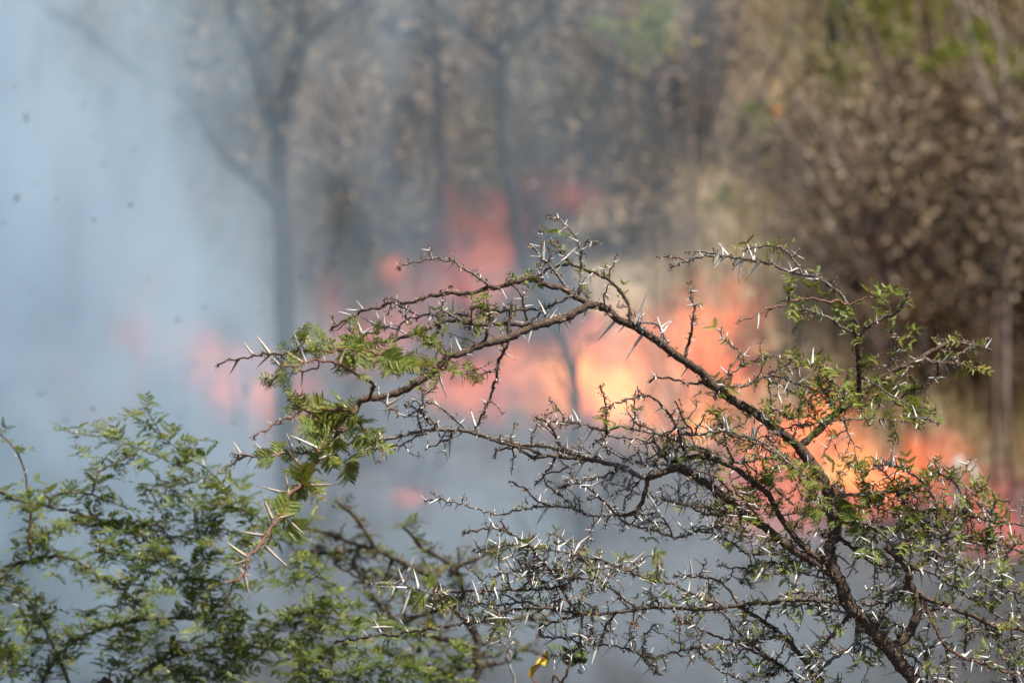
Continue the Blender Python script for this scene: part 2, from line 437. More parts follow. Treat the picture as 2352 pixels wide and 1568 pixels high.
# dry grass on the unburnt slope
def grass():
    mb = MB()
    for _ in range(12000):
        y = rnd.uniform(38.8, 50); x = rnd.uniform(.9, 6.0); z = ground_z(x, y) - .05
        h = rnd.uniform(.25, .6); a = rnd.uniform(0, 6.28); w_ = .014; l = rnd.uniform(.05, .25)
        b = len(mb.v); dx, dy = math.cos(a), math.sin(a)
        mb.v += [Vector((x - dx * w_, y - dy * w_, z)), Vector((x + dx * w_, y + dy * w_, z)), Vector((x + dy * l, y - dx * l, z + h))]; mb.a += [0, 0, 1]; mb.f.append((b, b + 1, b + 2))
    m = leafmat('dry_grass', [(.3, (.20, .14, .08)), (.5, (.36, .28, .17)), (.75, (.52, .43, .29))], .3)
    tag(mb.build('dry_grass', m, smooth=False), 'dry tan grass tufts on the unburnt slope behind the fire', 'grass', None, 'stuff')
grass()
# ------------------------------------------------------------------ scrub bushes: six shapes, copied
def leaf_cloud(n, rx, rz, size, seed, clumps=14, zlo=.1):
    r = random.Random(seed); mb = MB(); cs = []
    for _ in range(clumps):
        th = r.uniform(0, 6.28); q = math.sqrt(r.random())
        cs.append((Vector((math.cos(th) * rx * q * .8, math.sin(th) * rx * q * .8, rz * r.uniform(zlo, 1) * (1 - .3 * q))), r.uniform(.18, .42) * rx))
    for _ in range(n):
        c, cr = r.choice(cs)
        p = c + Vector((r.gauss(0, .5), r.gauss(0, .5), r.gauss(0, .42))) * cr
        if p.z < .02: p.z = .02 + r.random() * .2
        d = Vector((r.gauss(0, 1), r.gauss(0, 1), r.gauss(0, 1))).normalized() * size * r.uniform(.5, 1.3); e = d.orthogonal().normalized() * d.length * r.uniform(.35, .7)
        e = Matrix.Rotation(r.uniform(0, 6.28), 3, d) @ e
        b = len(mb.v); mb.v += [p - d, p + e, p + d, p - e]; mb.a += [0] * 4; mb.f.append((b, b + 1, b + 2, b + 3))
    return mb, cs
def stems(cs, seed, r0=.035, ns=11):
    r = random.Random(seed); mb = MB()
    for c, cr in cs:
        for k in range(ns):
            t = c + Vector((r.gauss(0, 1), r.gauss(0, 1), r.gauss(0, 1))) * cr * 1.1
            b0 = Vector((r.gauss(0, .08), r.gauss(0, .08), -.1)); m1 = b0.lerp(t, .5) + Vector((r.gauss(0, .06), r.gauss(0, .06), -.05))
            mb.tube([b0, b0.lerp(m1, .5), m1, m1.lerp(t, .5) + Vector((0, 0, .02)), t], [r0 * q for q in (1, .8, .6, .4, .15)], 5)
    return mb
M_STEM = bark('scrub_stem', [(.3, (.05, .034, .024)), (.55, (.22, .16, .115)), (.8, (.38, .30, .22))], 20, .4, .01)
protos = []
for k, (n, rx, rz, sz, mat) in enumerate([(7600, 1.2, 1.8, .018, M_SCRUB), (7000, 1.0, 1.4, .016, M_SCRUB), (8400, 1.4, 2.2, .019, M_SCRUB), (4400, 1.2, 1.7, .028, M_SCRUBG), (3800, .9, 1.3, .025, M_SCRUBG), (4200, 1.3, 2.0, .016, M_SCRUB)]):
    mb, cs = leaf_cloud(n, rx, rz, sz, 40 + k)
    protos.append((mb.mesh('foliage', mat, smooth=False), stems(cs, 60 + k).mesh('stems', M_STEM)))
def bush(x, y, k, s, label, group, sink=.1):
    o = empty('scrub_bush', (x, y, ground_z(x, y) - sink)); tag(o, label, 'bush', group)
    a = rnd.uniform(0, 6.28); o.rotation_euler = (0, 0, a); o.scale = (s, s, s * rnd.uniform(.85, 1.2))
    for nm, me in zip(('foliage', 'stems'), protos[k]):
        c = bpy.data.objects.new(nm, me); C.objects.link(c); c.parent = o
    return o
nb = 0
for row, y in enumerate((40.3, 41.6, 43.0, 44.5, 46.2, 48.2, 50.5, 53, 56, 60)):
    half = .112 * y
    x = -half + rnd.uniform(0, .6)
    while x < half:
        vx = 1176 + x / (K * y)
        right = vx > 1250
        yy = y + rnd.uniform(-.6, .6)
        gap = (1520 < vx < 2060 and row < 2) or (1640 < vx < 2040 and row < 5)
        if 930 < vx < 1300 and y < 43: gap = True
        if vx < 1250 and y < 41 and rnd.random() < .6: gap = True
        if not gap:
            k = rnd.choice((0, 1, 2, 5, 3) if right else (3, 1, 3, 4, 5))
            if row >= 5: k = rnd.choice((3, 4, 3, 0, 2))
            s_ = rnd.uniform(.6, .9) if row < 2 else rnd.uniform(.75, 1.15)
            if vx > 1990: bush(x, yy, k, s_, 'blurred brown scrub bush among the tall scrub far right, above the white stump', 'brown scrub bushes far right')
            elif right: bush(x, yy, k, s_, 'blurred dry brown and olive scrub bush on the clear slope right of the tallest flame', 'scrub bushes on the clear right slope')
            elif vx > 640: bush(x, yy, k, s_, 'grey-green scrub bush behind thin smoke between the forked tree and the top centre trunk', 'scrub bushes behind thin smoke')
            else: bush(x, yy, k, s_, 'washed-out scrub bush behind thick smoke left of the forked tree', 'scrub bushes behind thick smoke')
            nb += 1
        x += rnd.uniform(.8, 1.5) if right else rnd.uniform(.95, 1.7)
# front bushes right, nearer than the fire line
for vx, y, k, s in ((2290, 40.6, 2, 1.0), (2130, 40.9, 0, 1.05), (2330, 41.6, 2, 1.3), (2000, 42.4, 5, 1.0), (2230, 42.6, 2, 1.25)):
    bush((vx - 1176) * K * y, y, k, s, 'tall brown scrub bush at the right edge beside the fire front', 'tall scrub at the right edge')
def smallbush(vx, vy, Y, n, r_, mat, label, cat='shrub', name='shrub', sz=.035):
    mb, cs = leaf_cloud(n, r_, r_ * 1.6, sz, int(vx), 6)
    p = at(vx, vy, Y); z0 = ground_z(p.x, Y)
    h = max(.2, p.z - z0)
    o = empty(name, (p.x, Y, z0)); tag(o, label, cat)
    for q in mb.v: q.z += h - r_ * .9
    for c, cr in cs: c.z += h - r_ * .9
    f = mb.build('foliage', mat, None, origin=Vector((0, 0, 0)), smooth=False); f.parent = o
    g = stems(cs[:2], 3, .012, 1).build('stems', M_STEM, None, origin=Vector((0, 0, 0))); g.parent = o
smallbush(1725, 262, 40.5, 90, .16, M_GREEN, 'small yellow-green leafed shrub beside the single orange leaf, upper right')
smallbush(1782, 250, 40.4, 7, .05, M_ORA, 'sapling with a single orange leaf, upper right', name='sapling', cat='sapling', sz=.05)
smallbush(1672, 452, 40.4, 60, .14, M_GREEN, 'small green shrub with a dark shaded side right of centre')
smallbush(1500, 40, 40, 380, .5, M_GREEN, 'olive-yellow shrub at the top edge just right of centre')
smallbush(1560, 95, 41.0, 60, .2, M_YEL, 'faint yellow-leaved shrub high on the right slope', sz=.02)
smallbush(1808, 102, 40.8, 12, .07, M_GREEN, 'little bright green shrub near the top, right of centre')
smallbush(2050, 40, 40, 420, .6, M_GREEN, 'olive green shrub at the top right between pale trunks')
smallbush(2240, 60, 39.8, 420, .5, M_GREEN, 'olive green shrub at the top right corner')
smallbush(1190, 120, 43.2, 40, .2, M_GREEN, 'green-leaved shrub by the dark trunk at top centre')
smallbush(2020, 95, 39.6, 400, .6, M_SCRUBG, 'olive scrub below the top edge on the right')
# ------------------------------------------------------------------ background trees
def bgtree(label, trunk, branches, Y, mat=M_BACK, name='bare_tree', crown=None, group=None):
    """trunk: [(x,y)...] from low to high, V coordinates; goes on down to the ground"""
    x0, y0 = trunk[0]; p = at(x0, y0, Y); gz_ = ground_z(p.x, Y) - .1
    o = empty(name, (p.x, Y, gz_)); tag(o, label, 'tree', group)
    def line(pts, r0, r1, nm):
        W = [at(a, b, Y + rnd.uniform(-.08, .08)) for a, b in pts]
        if nm == 'trunk': W = [Vector((p.x + .05, Y, gz_)), Vector((p.x, Y, (gz_ + p.z) / 2))] + W
        W2 = catmull([(q.x, q.y, q.z) for q in W], .12); W2 = [Vector(q) for q in W2]
        mb = MB(); n = len(W2); mb.tube(W2, [r0 + (r1 - r0) * i / (n - 1) for i in range(n)], 8, rough=0)
        return mb.build(nm, mat, o)
    line(trunk[1:], trunk_r[0], trunk_r[1], 'trunk') if False else None
    return o, line
def make_bg(label, Y, trunk, tr, brs, mat=M_BACK, name='bare_tree', twigs=16, leaves=0, lmat=None, back=False):
    if Y > 39.4 and not back and trunk[0][0] > 1250: Y = 37.9 + (Y - 39.4) * .2
    o, line = bgtree(label, trunk, None, Y, mat, name)
    line(trunk, tr[0] * K * Y, tr[1] * K * Y, 'trunk')
    for b, r in brs: line(b, r[0] * K * Y, r[1] * K * Y, 'branch')
    tw = MB(); alln = [q for b, r in brs for q in b] + trunk
    tips = []
    for _ in range(twigs):
        b, r = rnd.choice(brs) if brs else (trunk, tr); i = rnd.randrange(len(b)); x, y = b[i]; th = -math.pi / 2 + rnd.gauss(0, .9)
        P = [at(x, y, Y)]
        for k in range(5):
            th += rnd.gauss(0, .35); x += math.cos(th) * 32; y += math.sin(th) * 32; P.append(at(x, y, Y + rnd.gauss(0, .1)))
        tips += P[1:]
        tw.tube(P, [.016, .013, .010, .008, .006, .003], 4)
    if twigs: tag(tw.build('twigs', mat, o), kind='stuff')
    if leaves:
        mb = MB()
        for _ in range(leaves):
            p = rnd.choice(tips) + Vector((rnd.gauss(0, .15), rnd.gauss(0, .2), rnd.gauss(0, .13)))
            d = Vector((rnd.gauss(0, 1), rnd.gauss(0, 1), rnd.gauss(0, 1))).normalized() * .028; e = d.orthogonal() * .6
            b = len(mb.v); mb.v += [p - d, p + e, p + d, p - e]; mb.a += [0] * 4; mb.f.append((b, b + 1, b + 2, b + 3))
        tag(mb.build('foliage', lmat or M_SCRUB, o, smooth=False), kind='stuff')
make_bg('dark forked tree with one long limb slanting to the upper left, behind thin smoke', 36.4,
        [(655, 760), (655, 640), (650, 560), (645, 470), (640, 400), (645, 300), (655, 225), (685, 125), (700, 25), (712, -60)], (24, 17),
        [([(640, 290), (605, 215), (585, 135), (560, 75), (535, 25), (525, -60)], (21, 15)),
         ([(640, 470), (590, 410), (525, 360), (490, 310), (450, 250), (415, 200), (350, 190), (300, 150), (240, 100), (190, 65), (130, 30), (60, -10)], (23, 14)),
         ([(690, 110), (740, 60), (800, 20), (850, -30)], (7, 3)), ([(585, 135), (640, 60), (660, 0)], (6, 3)), ([(450, 250), (470, 160), (440, 80)], (5, 2))], twigs=26, leaves=380, lmat=M_SCRUB)
make_bg('tall dark trunk at top centre rising behind the twig tip', 39.5, [(1322, 900), (1300, 800), (1255, 700), (1205, 610), (1184, 500), (1170, 400), (1162, 330), (1148, 250), (1152, 160), (1168, 75), (1180, -40)], (11, 15),
        [([(1148, 130), (1105, 95), (1050, 55), (1000, 5), (975, -40)], (13, 9)), ([(1165, 100), (1230, 60), (1262, 20), (1270, -40)], (11, 8))], twigs=40, leaves=500)
make_bg('crooked dark tree between the two tallest trunks, cut by the top edge', 39.8, [(1075, 720), (1045, 600), (1018, 460), (1008, 300), (1004, 170), (1003, 120), (1000, 60), (990, -40)], (14, 13),
        [([(1003, 130), (965, 112), (930, 95), (895, 65), (868, 35), (840, -10)], (15, 11))], twigs=34, leaves=500, back=True)
make_bg('short dark stem hanging at the top edge right of centre', 42.4, [(1280, 400), (1272, 250), (1265, 130), (1272, 60), (1268, -40)], (9, 10), [([(1270, 160), (1300, 80), (1330, 10)], (5, 3))], twigs=20, leaves=500, back=True)
make_bg('faint thin tree at far left nearly lost in the smoke', 40.2, [(330, 1000), (328, 880), (320, 760), (305, 640), (290, 560), (270, 480)], (9, 5),
        [([(325, 850), (280, 740), (240, 660), (215, 600)], (6, 3)), ([(320, 760), (340, 640), (350, 560)], (4, 2))], twigs=16, leaves=150)
make_bg('faint slender trunk high on the far left inside the smoke', 41.6, [(130, 700), (128, 400), (135, 240), (128, 120), (120, 0)], (7, 5), [([(130, 150), (170, 80), (200, 20)], (4, 3)), ([(128, 200), (80, 130), (40, 90)], (4, 2))], twigs=30, leaves=500)
make_bg('pale slender double-stemmed tree at the upper right edge', 39.6, [(2310, 520), (2306, 300), (2305, 200), (2298, 100), (2270, 0), (2255, -40)], (7, 5), [([(2306, 300), (2265, 200), (2240, 120), (2210, 30), (2190, -40)], (6, 4))],
        mat=bark('pale_trunk', [(.3, (.22, .17, .14)), (.7, (.42, .34, .29))], 10, .3, .01), twigs=8)
make_bg('dark many-branched dry tree in the brown scrub at right', 40.4, [(2090, 900), (2070, 780), (2040, 680), (2000, 560), (1975, 470), (1940, 330)], (8, 4),
        [([(2000, 560), (2030, 460), (2050, 380)], (5, 3)), ([(2040, 650), (2100, 540), (2130, 430), (2150, 300)], (5, 3))], twigs=50, leaves=700, mat=M_STEM)
make_bg('brown bare-stemmed dry tree at far right, stems meeting low', 39.8, [(2285, 1000), (2282, 760), (2275, 640), (2250, 520), (2235, 420)], (10, 5),
        [([(2280, 680), (2310, 560), (2335, 460), (2345, 330)], (6, 4)), ([(2275, 640), (2220, 560), (2180, 470)], (5, 3))], twigs=50, leaves=700, mat=M_STEM)
make_bg('thick dark trunk in shade at the top right', 43.5, [(1925, 300), (1925, 150), (1920, 50), (1925, -40)], (22, 20), [([(1925, 60), (1960, 20), (1990, -40)], (8, 6))], twigs=14, leaves=400, lmat=M_SCRUBG, back=True)
for q in ([(1352, 500), (1350, 330), (1340, 180)], [(1530, 420), (1548, 240), (1540, 60)], [(1480, 760), (1440, 600), (1455, 470)], [(880, 560), (900, 420), (880, 300)]):
    make_bg({1352: 'thin grey-brown scrub tree left of the upper right slope', 1530: 'thin pale-stemmed scrub tree at top, right of centre', 1480: 'thin scrub tree standing above the brightest flames', 880: 'thin leafy scrub tree between the forked tree and top centre'}[q[0][0]],
            41.5, q, (5, 3), [([q[1], (q[1][0] + 40, q[1][1] - 90), (q[1][0] + 50, q[1][1] - 170)], (4, 2))], twigs=40, leaves=900, mat=M_STEM, back=True)
# burnt black saplings in front of the flames, inside the smoke
for x, y0, y1 in ((765, 1130, 860), (1350, 1290, 1130), (1322, 980, 700), (1572, 1120, 880), (1240, 1240, 1160), (1420, 1200, 1010), (980, 1220, 1050), (1830, 900, 720), (2120, 1000, 760), (560, 1010, 820), (420, 1000, 800), (2260, 1300, 1150)):
    make_bg({765: 'charred sapling stem left of the pink flames', 1350: 'charred stem in blue smoke low in the centre', 1322: 'charred stem in front of the brightest flames', 1572: 'charred stem right of the brightest flames',
             1240: 'short charred stem in blue smoke below centre', 1420: 'charred stem in smoke behind the middle boughs', 980: 'charred stem at the small low pink flame', 1830: 'charred stem against the tan grass',
             2120: 'charred stem beside the right-hand flames', 560: 'faint charred stem in the smoke at left', 420: 'faintest charred stem in the smoke far left', 2260: 'charred stem low at the right edge'}[x],
            37.4, [(x, y0), (x + 4, (y0 + y1) / 2), (x - 3, y1)], (4.5, 3), [([(x, (y0 + y1) / 2), (x + 25, (y0 + y1) / 2 - 60), (x + 30, (y0 + y1) / 2 - 110)], (3, 1.5)), ([(x, y0 - 30), (x - 30, y0 - 90), (x - 34, y0 - 140)], (2.5, 1.2))], twigs=5, name='burnt_sapling')
make_bg('bleached white dead stump standing at right in front of the fire', 35.7, [(2197, 1300), (2197, 1210), (2198, 1120), (2200, 1075), (2203, 1052)], (10, 9.5), [], mat=M_PALE, twigs=0, name='dead_stump')
make_bg('bleached dead branch leaning beside the white stump', 35.9, [(2290, 1300), (2272, 1200), (2258, 1140), (2243, 1100), (2228, 1068)], (8.5, 7), [], mat=M_PALE, twigs=0, name='dead_branch')
# ------------------------------------------------------------------ flames: glowing gas volumes with ragged tongues
def flame_mat(name, col, strength, scale=2.2, thr=.46):
    m = bpy.data.materials.new(name); m.use_nodes = True; nt = m.node_tree; nt.nodes.clear()
    out = nt.nodes.new('ShaderNodeOutputMaterial'); pv = nt.nodes.new('ShaderNodeVolumePrincipled'); nt.links.new(pv.outputs[0], out.inputs['Volume'])
    tc = nt.nodes.new('ShaderNodeTexCoord')
    ln = nt.nodes.new('ShaderNodeVectorMath'); ln.operation = 'LENGTH'
    wn = nt.nodes.new('ShaderNodeTexNoise'); wn.inputs['Scale'].default_value = 3.4; wn.inputs['Detail'].default_value = 3
    g0 = nt.nodes.new('ShaderNodeNewGeometry'); nt.links.new(g0.outputs['Position'], wn.inputs['Vector'])
    sb = nt.nodes.new('ShaderNodeVectorMath'); sb.operation = 'SUBTRACT'; nt.links.new(wn.outputs['Color'], sb.inputs[0]); sb.inputs[1].default_value = (.5, .5, .5)
    sc_ = nt.nodes.new('ShaderNodeVectorMath'); sc_.operation = 'MULTIPLY'; nt.links.new(sb.outputs[0], sc_.inputs[0]); sc_.inputs[1].default_value = (1.7, 1.7, 1.2)
    ad = nt.nodes.new('ShaderNodeVectorMath'); nt.links.new(tc.outputs['Object'], ad.inputs[0]); nt.links.new(sc_.outputs[0], ad.inputs[1])
    nt.links.new(ad.outputs[0], ln.inputs[0])
    oi = nt.nodes.new('ShaderNodeObjectInfo')
    geo = nt.nodes.new('ShaderNodeNewGeometry'); mp = nt.nodes.new('ShaderNodeMapping'); mp.inputs['Scale'].default_value = (1, 1, .62); nt.links.new(geo.outputs['Position'], mp.inputs['Vector'])
    n = noise_tex(nt, scale, 4, vec=mp.outputs[0], rough=.7, dist=1.3)
    fall = mathn(nt, 'SUBTRACT', 1.0, ln.outputs['Value'], True)
    d = mathn(nt, 'SUBTRACT', mathn(nt, 'ADD', n, mathn(nt, 'MULTIPLY', fall, .24)), thr + .05)
    d = mathn(nt, 'MULTIPLY', d, 4.2, True)
    d = mathn(nt, 'MULTIPLY', d, mathn(nt, 'MULTIPLY', fall, 2.2, True))
    nt.links.new(mathn(nt, 'MULTIPLY', d, strength), pv.inputs['Emission Strength'])
    n2 = noise_tex(nt, scale * 1.1, 3, vec=mp.outputs[0])
    c2 = ramp(nt, mathn(nt, 'ADD', mathn(nt, 'MULTIPLY', n2, .7), mathn(nt, 'MULTIPLY', fall, .5)), [(.3, (col[0], col[1] * .45, col[2] * .7)), (.62, col), (.85, (col[0], col[1] * 1.55, col[2] * 1.4))])
    nt.links.new(c2, pv.inputs['Emission Color'])
    nt.links.new(mathn(nt, 'MULTIPLY', d, .25), pv.inputs['Density']); pv.inputs['Color'].default_value = (.3, .2, .15, 1)
    return m
FM = {'b': flame_mat('bright_flame', (1, .25, .055), 3.6, 4.2, .5), 'm': flame_mat('orange_flame', (1, .165, .048), 2.2, 4.2, .49), 'l': flame_mat('smoke_veiled_flame', (1, .18, .07), 2.3, 3.4, .47), 'm2': flame_mat('soft_flame', (1, .16, .055), 1.25, 4.0, .49), 'r2': flame_mat('faint_flame', (1, .16, .09), .42, 2.8, .47), 'r': flame_mat('red_flame', (1, .15, .09), .9, 2.6, .46)}
def blob(segs=16, rings=10):
    v = [Vector((0, 0, -1))]; f = []
    for j in range(1, rings):
        ph = -math.pi / 2 + math.pi * j / rings
        for k in range(segs):
            th = 2 * math.pi * k / segs
            v.append(Vector((math.cos(ph) * math.cos(th), math.cos(ph) * math.sin(th), math.sin(ph))))
    v.append(Vector((0, 0, 1))); n = len(v)
    for k in range(segs): f.append((0, 1 + (k + 1) % segs, 1 + k)); f.append((n - 1, n - 1 - segs + k, n - 1 - segs + (k + 1) % segs))
    for j in range(rings - 2):
        for k in range(segs):
            a = 1 + j * segs; f.append((a + k, a + (k + 1) % segs, a + segs + (k + 1) % segs, a + segs + k))
    return v, f
BV, BF = blob()
_fm = {}
def flame(x, y, w_, h, kind, label, Y=38.6, tilt=0):
    if kind not in _fm:
        me = bpy.data.meshes.new('flame'); me.from_pydata([tuple(q) for q in BV], [], BF); me.materials.append(FM[kind]); _fm[kind] = me
    o = bpy.data.objects.new('flame', _fm[kind]); C.objects.link(o)
    p = at(x, y, Y); o.location = p; s = K * Y
    o.scale = (w_ * s * .68, max(.45, w_ * s * .42), h * s * .7); o.rotation_euler = (0, math.radians(tilt), 0)
    tag(o, label, 'fire', 'flames burning through the scrub')
F = [
 (1830, 1010, 170, 150, 'm', 'orange-pink flame just left of the forked dark trunks', 38.7, 0),
 (2045, 1120, 190, 150, 'm', 'low orange flame right of the forked dark trunks', 37.2, 0),
 (2180, 1040, 130, 120, 'r', 'thin dull flame above the white stump', 39.0, 0),
 (2335, 1120, 120, 140, 'r2', 'thin dull flame rising at the right edge', 38.7, 0),
 (500, 860, 230, 190, 'm', 'pink glow in the smoke, second flame left of the leaf cluster', 38.5, 0),
 (90, 840, 320, 220, 'l', 'pale pink glow in thick smoke at the left edge', 38.6, 0),
 (2240, 1330, 160, 140, 'r', 'dull red flame low behind the lower right twigs', 37.8, 0),
 (1290, 860, 330, 230, 'b', 'brightest pink-orange flame just below the arching branch', 38.5, 0),
 (1430, 910, 260, 200, 'b', 'bright orange flame under the slope of the main branch', 38.9, 0),
 (1640, 750, 220, 230, 'm', 'tall orange flame behind the upright twig right of the arch', 39.3, 0),
 (1110, 600, 230, 300, 'm2', 'tall thin orange-red flame rising above the left arm of the arch', 39.5, -10),
 (1285, 440, 190, 120, 'r2', 'faint red wisp of flame floating highest above the thorn tree', 40.0, 15),
 (1540, 880, 280, 260, 'm', 'red-orange flame behind the thick sloping branch', 39.8, 0),
 (1080, 890, 230, 170, 'm', 'pink flame to the right of the green leaf cluster', 38.2, 0),
 (980, 680, 240, 170, 'r2', 'small reddish flame behind the upper left thorny twigs', 39.4, 0),
 (905, 620, 70, 80, 'm2', 'tiny separate orange flame left of the tall thin one', 39.4, 0),
 (760, 705, 140, 130, 'r2', 'small red flame above the left thorny twig ends', 38.8, 0),
 (850, 790, 260, 170, 'r', 'dull pink flame behind the thorny twigs at left of centre', 38.4, 0),
 (620, 900, 260, 230, 'm', 'wide pink flame seen through smoke left of the leaf cluster', 38.3, 0),
 (390, 800, 190, 180, 'l', 'pink flame seen through thick smoke at left', 38.4, 0),
 (300, 700, 170, 300, 'l', 'faint upright pink flame in thick smoke at left', 38.7, -15),
 (225, 560, 110, 130, 'l', 'faintest small pink flame high in the left smoke', 38.9, 0),
 (200, 910, 320, 200, 'l', 'broad barely visible pink glow low in the left smoke', 38.4, 0),
 (1750, 1050, 230, 200, 'm', 'pink flame behind the thorny boughs right of centre', 37.4, 0),
 (1935, 1090, 290, 200, 'b', 'bright orange flame between the forked trunks', 37.3, 0),
 (1900, 960, 160, 170, 'm', 'orange flame behind the leafy right crown', 38.8, 0),
 (2110, 1080, 240, 180, 'm', 'orange-red flame left of the white stump', 37.4, 0),
 (2235, 1140, 150, 150, 'm', 'small orange flame between the white stump and its leaning branch', 37.3, 0),
 (2300, 1230, 240, 190, 'r', 'dull red flame at the right edge', 37.2, 0),
 (945, 1140, 110, 60, 'r', 'small low pink flame alone in the blue smoke below centre', 37.6, 0),
 (1790, 1170, 300, 160, 'm2', 'low dull pink flame behind the dense crown', 36.9, 0),
 (1700, 870, 170, 190, 'm2', 'orange-red flame just right of the upright twig', 39.4, 0),
 (1400, 770, 260, 160, 'r', 'dull red flame under the crest of the arch', 39.2, 0),
 (1590, 960, 170, 150, 'b', 'orange flame low behind the middle of the main branch', 38.3, 0),
]
for a in F: flame(*a)
# ------------------------------------------------------------------ smoke
def smoke(name, label, x0, x1, y0, y1, z0, z1, dens, col, seedv, build):
    v = [(x, y, z) for x in (x0, x1) for y in (y0, y1) for z in (z0, z1)]
    f = [(0, 1, 3, 2), (4, 6, 7, 5), (0, 4, 5, 1), (2, 3, 7, 6), (0, 2, 6, 4), (1, 5, 7, 3)]
    c = Vector(((x0 + x1) / 2, (y0 + y1) / 2, (z0 + z1) / 2))
    me = bpy.data.meshes.new(name); me.from_pydata([tuple(Vector(q) - c) for q in v], [], f)
    m = bpy.data.materials.new(name); m.use_nodes = True; nt = m.node_tree; nt.nodes.clear()
    out = nt.nodes.new('ShaderNodeOutputMaterial'); pv = nt.nodes.new('ShaderNodeVolumePrincipled'); nt.links.new(pv.outputs[0], out.inputs['Volume'])
    pv.inputs['Color'].default_value = (*col, 1); pv.inputs['Anisotropy'].default_value = .1
    geo = nt.nodes.new('ShaderNodeNewGeometry'); sx = nt.nodes.new('ShaderNodeSeparateXYZ'); nt.links.new(geo.outputs['Position'], sx.inputs[0])
    d = build(nt, geo.outputs['Position'], sx)
    nt.links.new(mathn(nt, 'MULTIPLY', d, dens), pv.inputs['Density'])
    me.materials.append(m); o = bpy.data.objects.new(name, me); C.objects.link(o); o.location = c
    tag(o, label, 'smoke', None, 'stuff')
def sstep(nt, x, a, b):
    n = nt.nodes.new('ShaderNodeMapRange'); n.interpolation_type = 'SMOOTHSTEP'
    n.inputs['From Min'].default_value = a; n.inputs['From Max'].default_value = b; n.inputs['To Min'].default_value = 0; n.inputs['To Max'].default_value = 1
    nt.links.new(x, n.inputs['Value']); return n.outputs[0]
def front(nt, P, sx):
    mp = nt.nodes.new('ShaderNodeMapping'); mp.inputs['Rotation'].default_value = (0, .5, 0); mp.inputs['Scale'].default_value = (1.7, .5, .8); nt.links.new(P, mp.inputs['Vector'])
    n = noise_tex(nt, 1.25, 5, vec=mp.outputs[0], rough=.62, dist=1.2)
    nb_ = noise_tex(nt, .45, 3, vec=P, rough=.5, dist=.5)
    n = mathn(nt, 'MULTIPLY', sstep(nt, n, .36, .62), mathn(nt, 'ADD', mathn(nt, 'MULTIPLY', sstep(nt, nb_, .40, .6), 1.7), .15))
    xw = mathn(nt, 'ADD', sx.outputs['X'], mathn(nt, 'MULTIPLY', sx.outputs['Z'], .22))
    left = mathn(nt, 'SUBTRACT', 1.0, sstep(nt, xw, -3.6, .1))           # plume drifting up at the left
    low = mathn(nt, 'SUBTRACT', 1.0, sstep(nt, mathn(nt, 'ADD', sx.outputs['Z'], mathn(nt, 'MULTIPLY', sx.outputs['X'], .28)), .9, 2.9))   # smoke hanging over the burnt ground
    mask = mathn(nt, 'ADD', mathn(nt, 'MULTIPLY', mathn(nt, 'POWER', left, 1.5), 2.2), mathn(nt, 'MULTIPLY', low, .20))
    mask = mathn(nt, 'ADD', mask, mathn(nt, 'MULTIPLY', mathn(nt, 'SUBTRACT', 1.0, sstep(nt, sx.outputs['X'], -.8, 2.4)), .17))
    for vx, vy, rr, am in ((1640, 1330, 1.0, .55), (740, 1310, .9, .5), (60, 560, 1.6, .8), (350, 850, 1.2, .4)):     # thicker billows
        c = at(vx, vy, 34); vm = nt.nodes.new('ShaderNodeVectorMath'); vm.operation = 'DISTANCE'; nt.links.new(P, vm.inputs[0]); vm.inputs[1].default_value = c
        mask = mathn(nt, 'ADD', mask, mathn(nt, 'MULTIPLY', mathn(nt, 'SUBTRACT', 1.0, sstep(nt, vm.outputs['Value'], .1, rr)), am))
    return mathn(nt, 'MULTIPLY', mathn(nt, 'MAXIMUM', mask, 0), mathn(nt, 'ADD', mathn(nt, 'MULTIPLY', n, 1.45), .16))
smoke('smoke', 'pale blue-grey smoke drifting across the fire from the left', -6.5, 6, 31, 38.2, -.5, 7, .32, (.66, .82, .955), 1, front)
